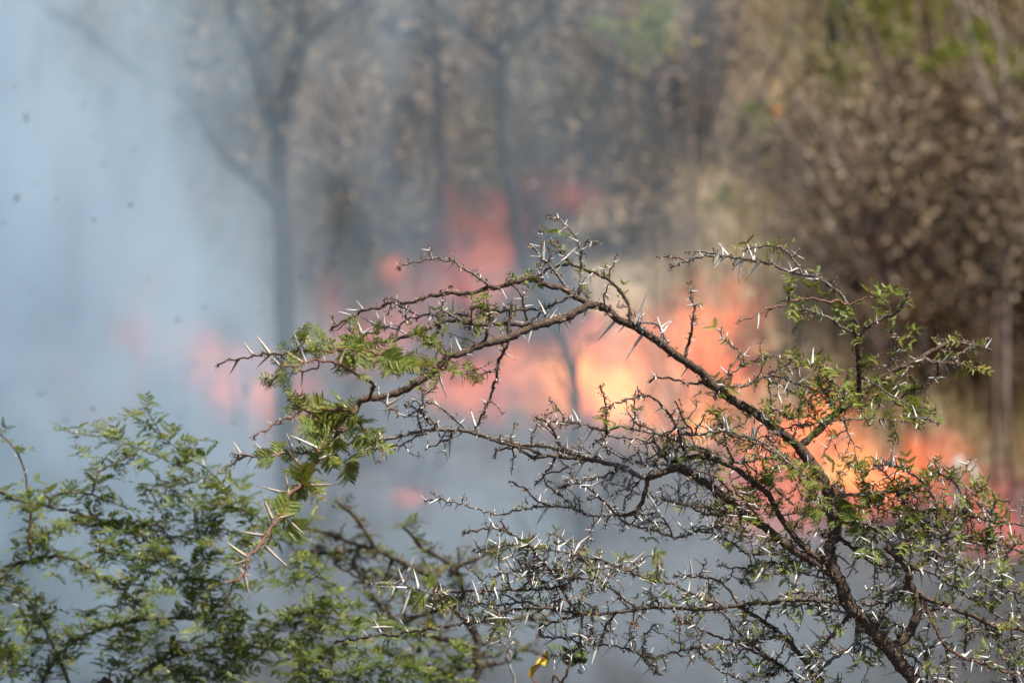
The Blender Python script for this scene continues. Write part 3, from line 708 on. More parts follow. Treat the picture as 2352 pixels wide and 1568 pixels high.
# ------------------------------------------------------------------ ash
def ash():
    spots = [(60, 270, 9, 36, 'd'), (38, 455, 12, 34, 'd'), (772, 605, 38, 7, 'd'), (408, 735, 26, 8, 'd'), (215, 505, 12, 9, 'd'), (8, 512, 10, 10, 'd'), (300, 470, 16, 14, 'd'), (95, 905, 40, 5, 'd'), (530, 435, 6, 12, 'w'), (1088, 408, 14, 12, 'w'),
             (650, 366, 12, 10, 'w'), (1098, 70, 22, 18, 'w'), (1200, 352, 10, 6, 'w'), (955, 400, 14, 6, 'w'), (600, 215, 16, 8, 'w'), (150, 965, 24, 6, 'd'), (470, 705, 14, 6, 'd'), (340, 640, 12, 5, 'd'), (720, 640, 10, 4, 'd'), (1530, 160, 12, 8, 'w'), (1490, 470, 8, 8, 'w'), (880, 215, 9, 7, 'd'), (1290, 615, 8, 6, 'w'), (240, 375, 9, 12, 'd'), (560, 1040, 12, 5, 'd'), (1010, 1120, 10, 4, 'd')] + [(rnd.uniform(10, 700), rnd.uniform(150, 1050), *rnd.choice(((14, 5), (7, 5), (24, 6), (5, 16), (5, 4))), 'd') for _ in range(34)]
    md = leafmat('charred_flake', [(.3, (.08, .08, .085)), (.7, (.15, .15, .16))], .1); mw = leafmat('white_ash_flake', [(.3, (.25, .25, .26)), (.7, (.42, .42, .43))], .2)
    for x, y, w_, h, c in spots:
        w_ *= .68; h *= .6
        Y = rnd.uniform(13.5, 19) if c == 'd' else rnd.uniform(19, 24); s = K * Y; mb = MB(); p = at(x, y, Y); n = 7
        a = rnd.uniform(-.6, .6)
        for sg in (0, 1):
            for k in range(n):
                t = k / (n - 1) * 2 - 1
                for e in (-1, 1):
                    ww = (1 - t * t) ** .5 * rnd.uniform(.5, 1) + .08
                    X_, Z_ = (t * w_ / 2, e * ww * h / 2) if w_ > h else (e * ww * w_ / 2, t * h / 2)
                    mb.v.append(p + Vector((X_ * s * math.cos(a) - Z_ * s * math.sin(a), sg * .002 + .35 * s * w_ * t * t, X_ * s * math.sin(a) + Z_ * s * math.cos(a)))); mb.a.append(0)
            b = sg * n * 2
            for k in range(n - 1): mb.f.append((b + 2 * k, b + 2 * k + 1, b + 2 * k + 3, b + 2 * k + 2))
        o = mb.build('ash_flake', md if c == 'd' else mw, smooth=False)
        tag(o, 'dark curled flake of ash drifting in front of the smoke' if c == 'd' else 'pale flake of ash drifting before the grey scrub', 'ash flake', 'dark ash flakes in the air' if c == 'd' else 'pale ash flakes in the air')
ash()

# ================================================================== the sharp thorn tree
T = Tree('thorn_tree', 'large sharply focused thorn tree with arching bare branches, long white thorns and sparse green leaves', 'tree', 9.0, (2.42, 9.0, 0)); T.rs = 1.15
def seq(*parts):
    out = []
    for reg, *pts in parts: out += [cv(reg, *p) for p in pts]
    return out
gz = ground_z(2.4, 9.0)
base_pts = [(1176 + 2.42 / (K * 9), 784 + (CZ + .1) / (K * 9)), (2740, 3900), (2600, 3100), (2420, 2400), (2250, 1900), (2150, 1700)]
T.place(base_pts + seq(('R7', (1620, 1567), (1530, 1450), (1450, 1340), (1380, 1270), (1280, 1140), (1180, 1050), (1130, 920), (1080, 830), (1050, 740), (1050, 640), (1085, 560), (1070, 450), (1050, 330), (1010, 230), (960, 140), (900, 60)), ('R3', (1010, 1500))), 46, 12.5, M_TRUNK, name='trunk', dz=0.1, sides=12, jit=.5)
def TL(m, r, *parts, **k): return dict(m=m, r=r, p=seq(*parts), **k)
t_, g_, d_, e_ = M_TRUNK, M_GREY, M_DARK, M_RED
A = [
 # main arch
 TL(t_, (9.2, 5.5), ('R3', (1010, 1500), (930, 1430), (860, 1380), (780, 1320), (700, 1260), (620, 1215), (540, 1170), (470, 1120), (400, 1050), (330, 980), (240, 920), (150, 860), (60, 790)), ('R2', (1350, 1070), (1240, 1030), (1180, 980), (1130, 930), (1060, 905), (985, 895), (900, 935), (820, 985), (740, 1015), (640, 1040), (540, 1070), (430, 1110), (350, 1150), (290, 1175), (230, 1195), (130, 1220), (40, 1240)), ('Q5', (2352, 440), (2230, 500), (2120, 520), (2060, 570), (2010, 620), (1900, 720), (1820, 760), (1700, 840), (1500, 905), (1300, 930), (1250, 980), (1200, 1080), (1140, 1150), (1080, 1220), (1020, 1280), (960, 1340)), dz=-.35, free=1),
 TL(t_, (7.5, 3.5), ('R3', (1020, 1480), (1080, 1430), (1140, 1380), (1200, 1310), (1290, 1240), (1350, 1200), (1410, 1160), (1470, 1090), (1570, 1020), (1640, 975), (1740, 940), (1830, 890), (1880, 860), (1960, 820), (2040, 778)), dz=.15),
 TL(t_, (6.5, 3.2), ('R3', (1410, 1160), (1412, 1080), (1408, 1000), (1405, 900), (1390, 790), (1380, 720), (1390, 660), (1360, 620), (1345, 560), (1330, 540)), dz=-.1),
 TL(g_, (4.4, 1.8), ('R3', (1330, 540), (1290, 470), (1200, 400), (1150, 365), (1080, 345), (1000, 325), (900, 300), (820, 265), (730, 245), (640, 230), (530, 215), (430, 205), (340, 215), (240, 245), (190, 265), (140, 290))),
 TL(e_, (2.2, 1.2), ('R3', (240, 245), (200, 225), (160, 215), (100, 215), (40, 215))),
 TL(g_, (3, 1.3), ('R3', (1020, 320), (980, 250), (950, 210), (900, 165), (850, 145), (780, 140), (700, 155), (620, 175))),
 TL(g_, (2.2, 1.2), ('R3', (500, 205), (420, 190), (350, 180), (260, 180))),
 TL(e_, (3.2, 1.3), ('R3', (1330, 540), (1270, 510), (1200, 520), (1120, 500), (1060, 495), (960, 510), (880, 545), (800, 560), (730, 595), (660, 630), (600, 650)), dz=-.15),
 TL(g_, (3.2, 1.6), ('R3', (1375, 725), (1300, 695), (1230, 635), (1130, 600), (1060, 575), (1000, 570))),
 TL(e_, (2, 1), ('R3', (940, 505), (930, 460), (935, 410), (960, 375))),
 TL(e_, (2, 1), ('R3', (1330, 540), (1370, 530), (1410, 510), (1460, 485))),
 TL(d_, (4, 2), ('R3', (1400, 790), (1420, 740), (1450, 700), (1510, 660), (1580, 620), (1660, 595), (1690, 560), (1710, 520), (1740, 450))),
 TL(e_, (2, 1), ('R3', (1620, 610), (1615, 560), (1600, 520), (1570, 500), (1480, 465))),
 TL(d_, (3.6, 1.8), ('R3', (1620, 975), (1630, 900), (1640, 820), (1635, 740), (1625, 660), (1615, 615))),
 TL(e_, (1.8, 1), ('R3', (1640, 790), (1670, 770), (1700, 755), (1760, 760))),
 TL(g_, (2.6, 1.1), ('R3', (2040, 778), (2100, 795), (2190, 805), (2240, 790), (2280, 765))),
 TL(g_, (3.2, 1.1), ('R3', (1830, 890), (1900, 920), (1980, 925), (2050, 900), (2110, 850), (2180, 830), (2240, 815), (2310, 850))),
 TL(e_, (2.8, 1.1), ('R3', (1900, 915), (2000, 932), (2100, 938), (2180, 955), (2260, 975))),
 TL(d_, (2.6, 1.5), ('R3', (1940, 940), (1935, 1010), (1900, 1050), (1820, 1095), (1780, 1110), (1700, 1160), (1650, 1200))),
 TL(M_LEAFO, (2.2, 1.2), ('R3', (1790, 1080), (1765, 1040), (1740, 1010), (1715, 985))),
 TL(d_, (6, 4), ('R3', (830, 1410), (790, 1370), (800, 1300), (820, 1240), (815, 1160), (800, 1080), (800, 990))),
 TL(g_, (2.6, 1.5), ('R3', (800, 995), (880, 975), (980, 960), (1060, 945), (1150, 950), (1200, 1000), (1250, 1070), (1310, 1120), (1360, 1190), (1400, 1250))),
 TL(g_, (2.4, 1.5), ('R3', (800, 1010), (720, 1050), (640, 1082), (560, 1090), (470, 1100))),
 TL(e_, (2, 1.2), ('R3', (660, 925), (690, 918), (760, 905), (850, 885), (930, 900), (1000, 940), (1060, 945))),
 TL(g_, (4, 1.5), ('R3', (440, 1180), (440, 1130), (470, 1110), (510, 1040), (560, 990), (620, 950), (630, 880), (590, 840), (540, 800), (490, 760), (480, 700))),
 TL(g_, (1.8, 1.1), ('R3', (520, 1000), (560, 930), (600, 880), (620, 860), (580, 830))),
 TL(g_, (2.5, 1.5), ('R3', (620, 950), (680, 925), (720, 905), (790, 890))),
 TL(d_, (2.8, 1.5), ('R3', (400, 1090), (350, 1065), (260, 1068), (180, 1045), (110, 1030), (40, 1030), (0, 1055))),
 TL(g_, (4.6, 1.2), ('R3', (700, 1450), (800, 1420), (870, 1400), (940, 1360), (1010, 1345), (1100, 1340), (1200, 1320), (1300, 1310), (1400, 1305), (1500, 1300), (1600, 1310), (1690, 1320), (1760, 1300), (1850, 1300), (1950, 1335)), dz=-.2),
 TL(g_, (3, 1.3), ('R3', (1600, 1130), (1650, 1160), (1720, 1200), (1800, 1240), (1870, 1260), (1930, 1270))),
 TL(e_, (2.4, 1.4), ('R3', (1640, 1190), (1700, 1225), (1760, 1240), (1850, 1250), (1930, 1240))),
 TL(d_, (2.6, 1.5), ('R3', (830, 1020), (900, 1030), (960, 1060), (1050, 1090), (1130, 1110), (1220, 1120), (1290, 1120))),
 TL(g_, (2.4, 1.5), ('R3', (820, 1060), (900, 1090), (980, 1140), (1060, 1180), (1100, 1240))),
 TL(d_, (3, 2), ('R3', (1030, 1230), (1060, 1185), (1090, 1155), (1140, 1120))),
 TL(d_, (4, 2.2), ('R3', (1150, 1380), (1220, 1310), (1250, 1240), (1200, 1160), (1160, 1100), (1140, 1060), (1150, 960))),
 TL(e_, (2, 1.5), ('R3', (1160, 970), (1200, 1040), (1270, 1110), (1330, 1160), (1400, 1240))),
 TL(d_, (3.2, 2), ('R3', (1570, 1020), (1560, 1090), (1555, 1160), (1530, 1240), (1500, 1300))),
 TL(g_, (2.4, 1.4), ('R3', (1420, 1020), (1480, 1050), (1540, 1090), (1600, 1130))),
 TL(g_, (2.2, 1.4), ('R3', (860, 1250), (920, 1290), (990, 1300), (1050, 1290), (1120, 1300))),
 TL(e_, (2, 1.2), ('R3', (1310, 1310), (1325, 1380), (1350, 1430), (1380, 1480), (1420, 1500))),
 TL(g_, (2.6, 1.6), ('R3', (1150, 1567), (1180, 1520), (1220, 1450), (1270, 1410), (1330, 1380))),
 TL(g_, (4.4, 1.6), ('R6', (2300, 740), (2200, 660), (2100, 580), (2020, 510), (1960, 470), (1880, 430), (1800, 410), (1700, 380), (1600, 385), (1480, 400), (1400, 395)), dz=-.35),
 TL(e_, (2.6, 1.6), ('R6', (1700, 400), (1800, 430), (1900, 460), (2000, 520), (2080, 580), (2140, 640), (2200, 720), (2300, 860))),
 TL(d_, (3.6, 1.3), ('R2', (1800, 1330), (1820, 1240), (1850, 1150), (1860, 1040), (1880, 920), (1850, 850), (1850, 780))),
 TL(g_, (1.5, .9), ('R2', (1880, 920), (1890, 900), (1940, 885))),
 # upper crown of the arch
 TL(t_, (6, 2.0), ('R2', (985, 895), (960, 880), (880, 840), (820, 800), (770, 765), (690, 745), (620, 730), (560, 700), (500, 680), (420, 680), (350, 700), (270, 720), (190, 750), (120, 740), (0, 790)), ('R1', (2220, 800), (2140, 790), (2050, 810), (1950, 820), (1880, 850), (1780, 880), (1700, 880), (1640, 865), (1560, 910), (1480, 930), (1400, 940), (1340, 980), (1300, 1000), (1240, 1030), (1130, 1090)), free=1),
 TL(g_, (3.6, 1.8), ('R2', (820, 800), (740, 690), (680, 610), (640, 560), (580, 510), (540, 450), (480, 390))),
 TL(d_, (3.6, 2.2), ('R2', (1325, 1040), (1320, 920), (1290, 850), (1240, 780), (1180, 710), (1110, 665), (1040, 630), (960, 605), (900, 580), (810, 545), (760, 555), (700, 575), (640, 580), (580, 620), (520, 670)), free=1),
 TL(d_, (2.6, 1.4), ('R2', (810, 545), (760, 480), (710, 420), (680, 370))),
 TL(g_, (3, 1.3), ('R2', (895, 815), (900, 700), (905, 580), (905, 480), (900, 400), (870, 330), (830, 270), (770, 215), (720, 165), (625, 150)), free=1),
 TL(g_, (2.4, 1.6), ('R2', (905, 440), (930, 400), (970, 350), (1040, 360))),
 TL(g_, (1.6, 1), ('R2', (970, 350), (960, 310))),
 TL(e_, (2.2, 1.1), ('R2', (1145, 685), (1155, 610), (1180, 560), (1200, 500), (1225, 440))),
 TL(g_, (2.2, 1.2), ('R2', (1130, 950), (1105, 880), (1110, 800), (1140, 720))),
 TL(g_, (3, 1.4), ('R2', (820, 820), (770, 850), (700, 880), (640, 905), (560, 930), (480, 935), (400, 940), (300, 945), (200, 955), (160, 965), (60, 985)), ('R1', (2350, 1000), (2250, 980), (2140, 980), (2060, 1000), (1950, 975), (1880, 1000), (1760, 1020), (1720, 1070), (1660, 1100), (1550, 1090), (1480, 1130), (1380, 1140), (1300, 1180)), free=1),
 TL(d_, (4.2, 1.5), ('R2', (480, 1050), (400, 1065), (270, 1060), (150, 1060), (0, 1065)), ('R1', (2260, 1045), (2150, 1030), (2070, 1040), (1990, 1080), (1900, 1120), (1800, 1155), (1700, 1185), (1620, 1205), (1540, 1210), (1450, 1220), (1370, 1250), (1200, 1270), (1000, 1285), (830, 1300), (740, 1315), (640, 1315), (550, 1315), (460, 1335), (380, 1350), (300, 1365), (210, 1375), (150, 1425)), free=1),
 TL(g_, (2.6, 1.8), ('R1', (1640, 865), (1720, 910), (1800, 950), (1870, 990))),
 TL(g_, (2.8, 1.8), ('R1', (2250, 1050), (2200, 1010), (2140, 980), (2070, 930), (2040, 965), (1990, 985))),
 TL(g_, (3, 1.2), ('R1', (2482, 735), (2420, 690), (2352, 640), (2290, 600), (2220, 570), (2180, 520), (2100, 520), (2020, 495), (1980, 500), (1900, 520), (1800, 540), (1740, 550), (1700, 590)), free=1),
 TL(d_, (2.6, 1.3), ('R2', (450, 1040), (430, 960), (410, 880), (400, 830), (370, 780), (320, 720))),
 TL(g_, (1.6, 1), ('R2', (410, 850), (425, 800), (440, 790))),
 TL(d_, (4.2, 2.6), ('R2', (290, 1170), (290, 1060), (305, 960), (310, 880))),
 TL(d_, (3.2, 1.6), ('R2', (290, 1180), (270, 1260), (210, 1350), (190, 1450), (180, 1540)), ('R5', (1970, 70), (1960, 130), (1930, 190), (1900, 260), (1880, 300), (1840, 380))),
 TL(d_, (3.4, 1.6), ('R2', (90, 1230), (100, 1130), (125, 1040), (115, 930), (100, 850))),
 TL(d_, (2.6, 2), ('R2', (480, 1040), (530, 990), (570, 950))),
 TL(d_, (3, 1.6), ('R2', (1310, 1040), (1340, 1050), (1370, 1050), (1420, 1090), (1500, 1150))),
 TL(g_, (2.2, 1.4), ('R2', (1400, 1065), (1480, 1045), (1560, 1070), (1590, 1120), (1620, 1170), (1650, 1225))),
 TL(d_, (2.4, 1.2), ('R2', (640, 1020), (600, 980), (570, 940))),
 # leafy left end
 TL(e_, (3.2, 1.6), ('Q5', (1390, 790), (1300, 740), (1230, 690), (1150, 640), (1080, 600), (1000, 580), (920, 575), (850, 565), (780, 572), (710, 605), (650, 630), (560, 615), (520, 620)), dz=-.5),
 TL(e_, (2.2, 1.3), ('Q5', (870, 635), (760, 660), (680, 680), (600, 690), (520, 710), (450, 750), (435, 800))),
 TL(e_, (2.8, 1.6), ('Q5', (2000, 640), (1880, 600), (1780, 600), (1660, 575), (1500, 530), (1400, 500), (1330, 470), (1200, 470), (1080, 465), (980, 490), (900, 470), (830, 470)), dz=-.3),
 TL(e_, (2.4, 1.3), ('Q5', (2010, 640), (2100, 660), (2200, 680), (2300, 690)), ('R1', (2340, 1480),)),
 TL(e_, (2.4, 1.2), ('Q5', (2060, 510), (1990, 450), (1930, 400), (1850, 350))),
 TL(M_LEAFO, (1.2, .8), ('Q5', (2352, 400), (2250, 360), (2120, 320))),
 TL(e_, (3.6, 1.6), ('Q5', (1220, 1060), (1100, 1030), (1000, 1030), (900, 1020), (820, 1050), (720, 1035), (640, 1095), (560, 1120), (500, 1150), (430, 1190), (380, 1230), (300, 1250), (270, 1295)), dz=-.1),
 TL(e_, (2.6, 1.3), ('Q5', (1360, 930), (1440, 930), (1500, 960), (1550, 1010), (1610, 1040), (1630, 1090)), dz=-.15),
 TL(e_, (2.4, 1.2), ('Q5', (1240, 1130), (1290, 1200), (1340, 1250), (1400, 1310), (1430, 1380), (1480, 1430), (1490, 1490), (1440, 1520)), dz=-.1),
 TL(e_, (4.6, 2.4), ('Q5', (960, 1340), (900, 1380), (875, 1430), (875, 1500)), ('R5', (780, 585), (740, 610), (700, 640), (700, 720), (650, 765), (595, 800), (580, 880), (540, 950), (480, 1020), (430, 1100), (380, 1170), (320, 1220), (310, 1300), (270, 1360), (190, 1395)), dz=-.45),
 TL(e_, (1.5, 1), ('R5', (230, 1370), (210, 1440), (180, 1510))),
 TL(e_, (1.8, 1), ('R5', (500, 960), (470, 1010), (480, 1090), (440, 1150))),
 TL(g_, (2.4, 1.2), ('Q5', (580, 500), (640, 480), (700, 470), (850, 465))),
 # long middle bough
 TL(g_, (5.2, 2), ('R6', (1150, 690), (1080, 660), (1000, 620), (900, 585), (800, 555), (700, 540), (600, 510), (500, 480)), ('R5', (2250, 470), (2150, 470), (2060, 440), (1950, 420), (1850, 390), (1760, 370), (1650, 365), (1550, 370), (1450, 385), (1350, 410), (1250, 430), (1150, 440), (1050, 445), (950, 470), (850, 500), (740, 520), (600, 520), (520, 530), (430, 520), (350, 545), (275, 530), (220, 600)), free=1),
 TL(g_, (1.5, 1), ('R5', (275, 530), (215, 528))),
 TL(g_, (2, 1.2), ('R5', (1500, 385), (1420, 430), (1350, 470), (1270, 480), (1200, 490), (1120, 520), (1050, 550), (950, 580))),
 TL(d_, (4.4, 2.6), ('R6', (920, 600), (820, 575), (700, 560), (600, 550), (480, 540), (400, 555), (350, 530), (280, 480), (160, 450)), ('R5', (1950, 430),)),
 TL(d_, (3, 1.6), ('R6', (450, 540), (400, 510), (300, 480), (230, 490), (160, 500), (130, 545))),
 TL(g_, (2.8, 1.4), ('Q5', (2010, 1200), (1980, 1170), (1920, 1110), (1850, 1060), (1780, 1010), (1690, 970))),
 TL(d_, (2.8, 1.4), ('Q5', (1930, 1170), (1880, 1100), (1850, 1060), (1830, 980), (1760, 930))),
 TL(g_, (2.8, 1.6), ('Q5', (2280, 1230), (2230, 1180), (2150, 1110), (2080, 1050), (2000, 990), (1900, 960))),
 TL(d_, (2.4, 1.2), ('Q5', (2130, 1290), (2060, 1320), (1960, 1370), (1880, 1410))),
 TL(t_, (9, 6), ('R7', (1050, 830), (920, 740), (820, 690), (720, 610), (620, 530), (500, 450), (400, 370), (330, 310), (250, 250), (150, 190), (60, 140)), ('R6', (1440, 640), (1380, 625), (1300, 640), (1220, 670), (1160, 690)), free=1),
 TL(t_, (4.6, 3.6), ('R6', (1160, 690), (1150, 760), (1120, 860), (1080, 910), (1040, 935), (1000, 940))),
 TL(g_, (4.4, 1.8), ('R6', (1160, 935), (1080, 930), (1000, 940), (900, 945), (800, 945), (720, 925), (640, 890), (540, 880), (450, 880), (350, 895), (260, 910), (180, 940), (130, 930), (60, 910), (0, 890)), ('R5', (1800, 880), (1740, 860), (1680, 850), (1620, 830), (1560, 840), (1505, 845))),
 TL(g_, (1.8, 1.2), ('R5', (1600, 835), (1575, 800), (1570, 785))),
 TL(d_, (3, 1.5), ('R6', (520, 885), (450, 860), (400, 830), (350, 770), (290, 740), (225, 710))),
 TL(g_, (2.4, 1.4), ('R6', (660, 885), (610, 840), (570, 800), (510, 760), (470, 720), (470, 690))),
 TL(d_, (2.6, 1.4), ('R6', (1030, 610), (960, 630), (900, 665), (820, 690), (740, 710), (650, 735), (560, 750))),
 TL(d_, (2.6, 1.4), ('R6', (980, 945), (930, 920), (890, 870), (840, 820), (780, 770), (700, 730))),
 TL(d_, (1.6, 1), ('R6', (850, 840), (810, 820), (760, 830))),
 TL(d_, (2.8, 1.4), ('R6', (540, 560), (520, 600), (480, 650), (450, 690), (400, 740))),
 TL(g_, (2.4, 1.4), ('R6', (740, 575), (660, 605), (600, 630), (540, 650), (450, 660))),
 TL(e_, (2, 1.2), ('R6', (1200, 640), (1120, 700), (1080, 740), (1040, 790), (1000, 850), (1000, 900))),
 TL(d_, (1.8, 1), ('R6', (1050, 690), (1030, 740), (990, 770), (950, 800))),
 TL(t_, (6.2, 4), ('R7', (1000, 760), (860, 640), (760, 520), (690, 410), (650, 330), (600, 270), (500, 200), (400, 120), (250, 60)), ('R6', (1600, 560), (1500, 550), (1400, 560), (1300, 600)), free=1),
 TL(g_, (3.4, 1.6), ('R6', (1680, 570), (1600, 520), (1500, 490), (1420, 460), (1330, 430), (1250, 400), (1150, 380), (1060, 360), (960, 345), (880, 375), (800, 355), (700, 320), (600, 315), (520, 310))),
 TL(d_, (3.2, 1.4), ('R6', (1440, 560), (1400, 500), (1380, 420), (1350, 340), (1310, 270), (1260, 210), (1210, 160), (1150, 140), (1060, 155), (980, 180), (900, 205), (840, 230))),
 TL(g_, (1.8, 1.2), ('R6', (1150, 140), (1100, 110), (1090, 70))),
 TL(d_, (3, 1.4), ('R6', (890, 400), (880, 300), (880, 200), (860, 130), (840, 60))),
 TL(d_, (2, 1.4), ('R6', (1070, 330), (1070, 260), (1070, 170), (1080, 100))),
 TL(d_, (3.4, 1.6), ('R6', (650, 525), (620, 500), (560, 460), (530, 380), (470, 310), (400, 280))),
 TL(g_, (2.4, 1.3), ('R6', (385, 470), (380, 430), (400, 360), (450, 310), (490, 260), (550, 230), (535, 190), (500, 170))),
 TL(d_, (2, 1.3), ('R6', (550, 230), (590, 260), (595, 290))),
 TL(d_, (2, 1.1), ('R6', (1460, 370), (1410, 320), (1380, 250), (1350, 180))),
 TL(d_, (2.2, 1.3), ('R6', (1200, 365), (1100, 335), (1060, 290), (1020, 240))),
 TL(g_, (2.8, 1.6), ('R6', (1400, 610), (1300, 600), (1200, 600), (1100, 590), (1000, 560), (930, 520), (880, 480), (800, 430))),
 TL(g_, (2.4, 1.5), ('R6', (1280, 560), (1220, 520), (1180, 460), (1100, 430), (1000, 420), (900, 410))),
 TL(g_, (2.4, 1.5), ('R6', (1150, 570), (1250, 520), (1330, 500), (1450, 470))),
 TL(g_, (3, 1.6), ('R6', (1720, 600), (1650, 560), (1550, 520), (1450, 480), (1350, 440), (1260, 430))),
 TL(d_, (2.2, 1.4), ('R6', (900, 540), (880, 480), (860, 420), (820, 440), (790, 470))),
 TL(d_, (3, 1.6), ('R6', (1210, 600), (1240, 520), (1210, 450), (1200, 400))),
 TL(g_, (2.2, 1.4), ('R6', (1000, 580), (1060, 540), (1100, 500), (1160, 540), (1200, 590))),
 TL(g_, (2.4, 1.4), ('R6', (1480, 395), (1500, 340), (1530, 300), (1550, 250))),
 TL(d_, (3, 1.6), ('R6', (1740, 585), (1700, 500), (1680, 420), (1660, 340), (1630, 280), (1580, 250))),
 TL(g_, (2.4, 1.4), ('R6', (1560, 120), (1610, 110), (1700, 90), (1780, 60))),
 TL(e_, (2.6, 1.6), ('R6', (1900, 950), (1870, 910), (1830, 860), (1780, 810), (1700, 760), (1640, 700), (1560, 660), (1490, 640)), dz=-.25),
 TL(g_, (2.6, 1.6), ('R6', (2100, 560), (2050, 560), (1950, 560), (1880, 570), (1780, 590), (1720, 560))),
 TL(g_, (1.8, 1.2), ('R6', (1880, 570), (1900, 520), (1880, 460), (1820, 510))),
 TL(g_, (3.2, 1.8), ('R6', (2140, 870), (2120, 850), (2060, 800), (2000, 740), (1980, 680), (1940, 620))),
 TL(g_, (3, 1.6), ('R6', (1800, 1040), (1700, 1030), (1600, 1010), (1520, 1020), (1450, 1060), (1380, 1080), (1300, 1080), (1200, 1040), (1120, 1020), (1030, 1000), (970, 960))),
 TL(d_, (2.6, 1.6), ('R6', (1320, 1060), (1290, 1000), (1230, 930), (1160, 935))),
 TL(e_, (2.6, 1.6), ('R6', (1850, 940), (1750, 930), (1600, 900), (1500, 880), (1400, 870), (1320, 850), (1230, 830), (1210, 870))),
 TL(d_, (3.4, 1.8), ('R7', (700, 700), (500, 700), (440, 660), (380, 620), (310, 590), (240, 550), (190, 560))),
 TL(g_, (2.6, 1.4), ('R7', (1000, 720), (900, 730), (820, 760), (700, 760), (600, 760), (500, 785), (400, 795), (300, 780))),
 # lower boughs
 TL(d_, (4.6, 1.8), ('R7', (1150, 1040), (1060, 1020), (950, 1010), (800, 1010), (650, 1030), (500, 1035), (400, 1050), (250, 1070), (100, 1070), (0, 1060)), ('R8', (2420, 885), (2352, 890), (2200, 910), (2050, 930), (1900, 930), (1800, 915), (1720, 900), (1640, 890), (1540, 895), (1440, 900), (1340, 920), (1260, 950), (1180, 985), (1080, 1000), (1000, 1010), (900, 1025), (800, 1045), (720, 1050), (640, 1080), (550, 1070), (460, 1085), (380, 1100), (300, 1105), (235, 1120)), dz=-.15, free=1),
 TL(d_, (5.4, 3), ('R7', (820, 1700), (880, 1600), (820, 1567), (760, 1480), (680, 1420), (570, 1340), (480, 1270), (400, 1190), (350, 1120), (250, 1030), (150, 980), (60, 940), (0, 905)), ('R8', (2352, 700), (2250, 660), (2100, 600), (2000, 560), (1900, 560), (1800, 545)), dz=.35, free=1),
 TL(d_, (6, 3.6), ('R7', (1300, 2100), (1150, 1800), (1000, 1600), (960, 1540), (900, 1450), (840, 1370), (780, 1300), (700, 1230), (640, 1180), (560, 1130), (480, 1080), (430, 1040)), free=1),
 TL(g_, (3, 1.4), ('R8', (1960, 630), (1930, 590), (1870, 520), (1800, 470), (1740, 410), (1670, 390))),
 TL(g_, (3.2, 1.5), ('R6', (830, 1310), (790, 1290), (740, 1260), (700, 1220), (620, 1190), (540, 1180), (470, 1180), (380, 1150), (290, 1135), (180, 1145), (110, 1155), (30, 1170))),
 TL(g_, (3, 1.4), ('R6', (1090, 1340), (1030, 1310), (930, 1300), (830, 1300), (720, 1330), (620, 1330), (520, 1310), (400, 1310), (300, 1310), (180, 1330), (100, 1350))),
 TL(d_, (3.6, 1.6), ('R8', (1870, 920), (1860, 915), (1790, 820), (1750, 740), (1720, 680), (1660, 610), (1600, 560), (1570, 500), (1500, 440), (1430, 400), (1330, 360), (1210, 365), (1100, 385))),
 TL(d_, (2.2, 1.4), ('R8', (1400, 390), (1370, 340), (1355, 300))),
 TL(g_, (3, 1.4), ('R8', (1680, 500), (1560, 475), (1470, 470), (1380, 475), (1260, 490), (1190, 515))),
 TL(e_, (3, 1.6), ('R8', (1800, 745), (1750, 745), (1680, 760), (1600, 765), (1500, 770), (1400, 770), (1300, 775), (1200, 780), (1110, 775), (1020, 790), (930, 830))),
 TL(g_, (2.6, 1.4), ('R8', (1640, 890), (1520, 850), (1400, 865), (1300, 870), (1200, 860), (1100, 860), (1010, 880))),
 TL(g_, (3, 1.6), ('R8', (2250, 880), (2180, 830), (2130, 790), (2060, 740), (2000, 710), (1900, 690), (1800, 695), (1700, 705), (1600, 720), (1500, 730))),
 TL(g_, (2.8, 1.5), ('R8', (1700, 660), (1560, 635), (1480, 640), (1400, 650), (1340, 670), (1275, 680))),
 TL(g_, (3, 1.6), ('R8', (1080, 860), (1010, 810), (930, 800), (870, 790), (740, 745), (620, 730), (440, 720)), dz=-.2),
 TL(d_, (4, 2), ('R7', (700, 1240), (500, 1300), (400, 1310), (330, 1310), (230, 1320), (100, 1340), (0, 1360)), ('R8', (2352, 1225), (2260, 1190), (2180, 1160), (2080, 1140), (1960, 1140), (1870, 1120), (1800, 1090), (1720, 1090), (1630, 1080))),
 TL(g_, (3, 1.8), ('R8', (1900, 930), (1890, 1010), (1880, 1080), (1890, 1130), (1830, 1200), (1800, 1260))),
 TL(d_, (2.6, 1.8), ('R8', (1900, 935), (1880, 940), (1800, 960), (1700, 990), (1610, 1010))),
 TL(d_, (2.8, 1.6), ('R8', (2120, 930), (2060, 1000), (2040, 1080), (2010, 1130))),
 TL(g_, (2.8, 1.6), ('R8', (2400, 1320), (2330, 1260), (2300, 1200), (2330, 1060), (2400, 1000))),
 TL(g_, (2.4, 1.2), ('R8', (1340, 920), (1310, 1000), (1290, 1070), (1240, 1140))),
 TL(d_, (3, 1.8), ('R7', (660, 1220), (560, 1270), (480, 1330), (420, 1380), (380, 1440))),
 TL(d_, (4.4, 2.6), ('R7', (1180, 1100), (1140, 1160), (1100, 1200), (1050, 1260), (1000, 1320), (960, 1370), (920, 1390), (880, 1420))),
 TL(g_, (4, 2.4), ('R7', (1250, 1100), (1230, 1180), (1220, 1300), (1140, 1360), (1060, 1410), (1000, 1470), (900, 1540), (800, 1600))),
 TL(g_, (2.8, 1.6), ('R7', (1220, 1300), (1320, 1340), (1370, 1390), (1400, 1450))),
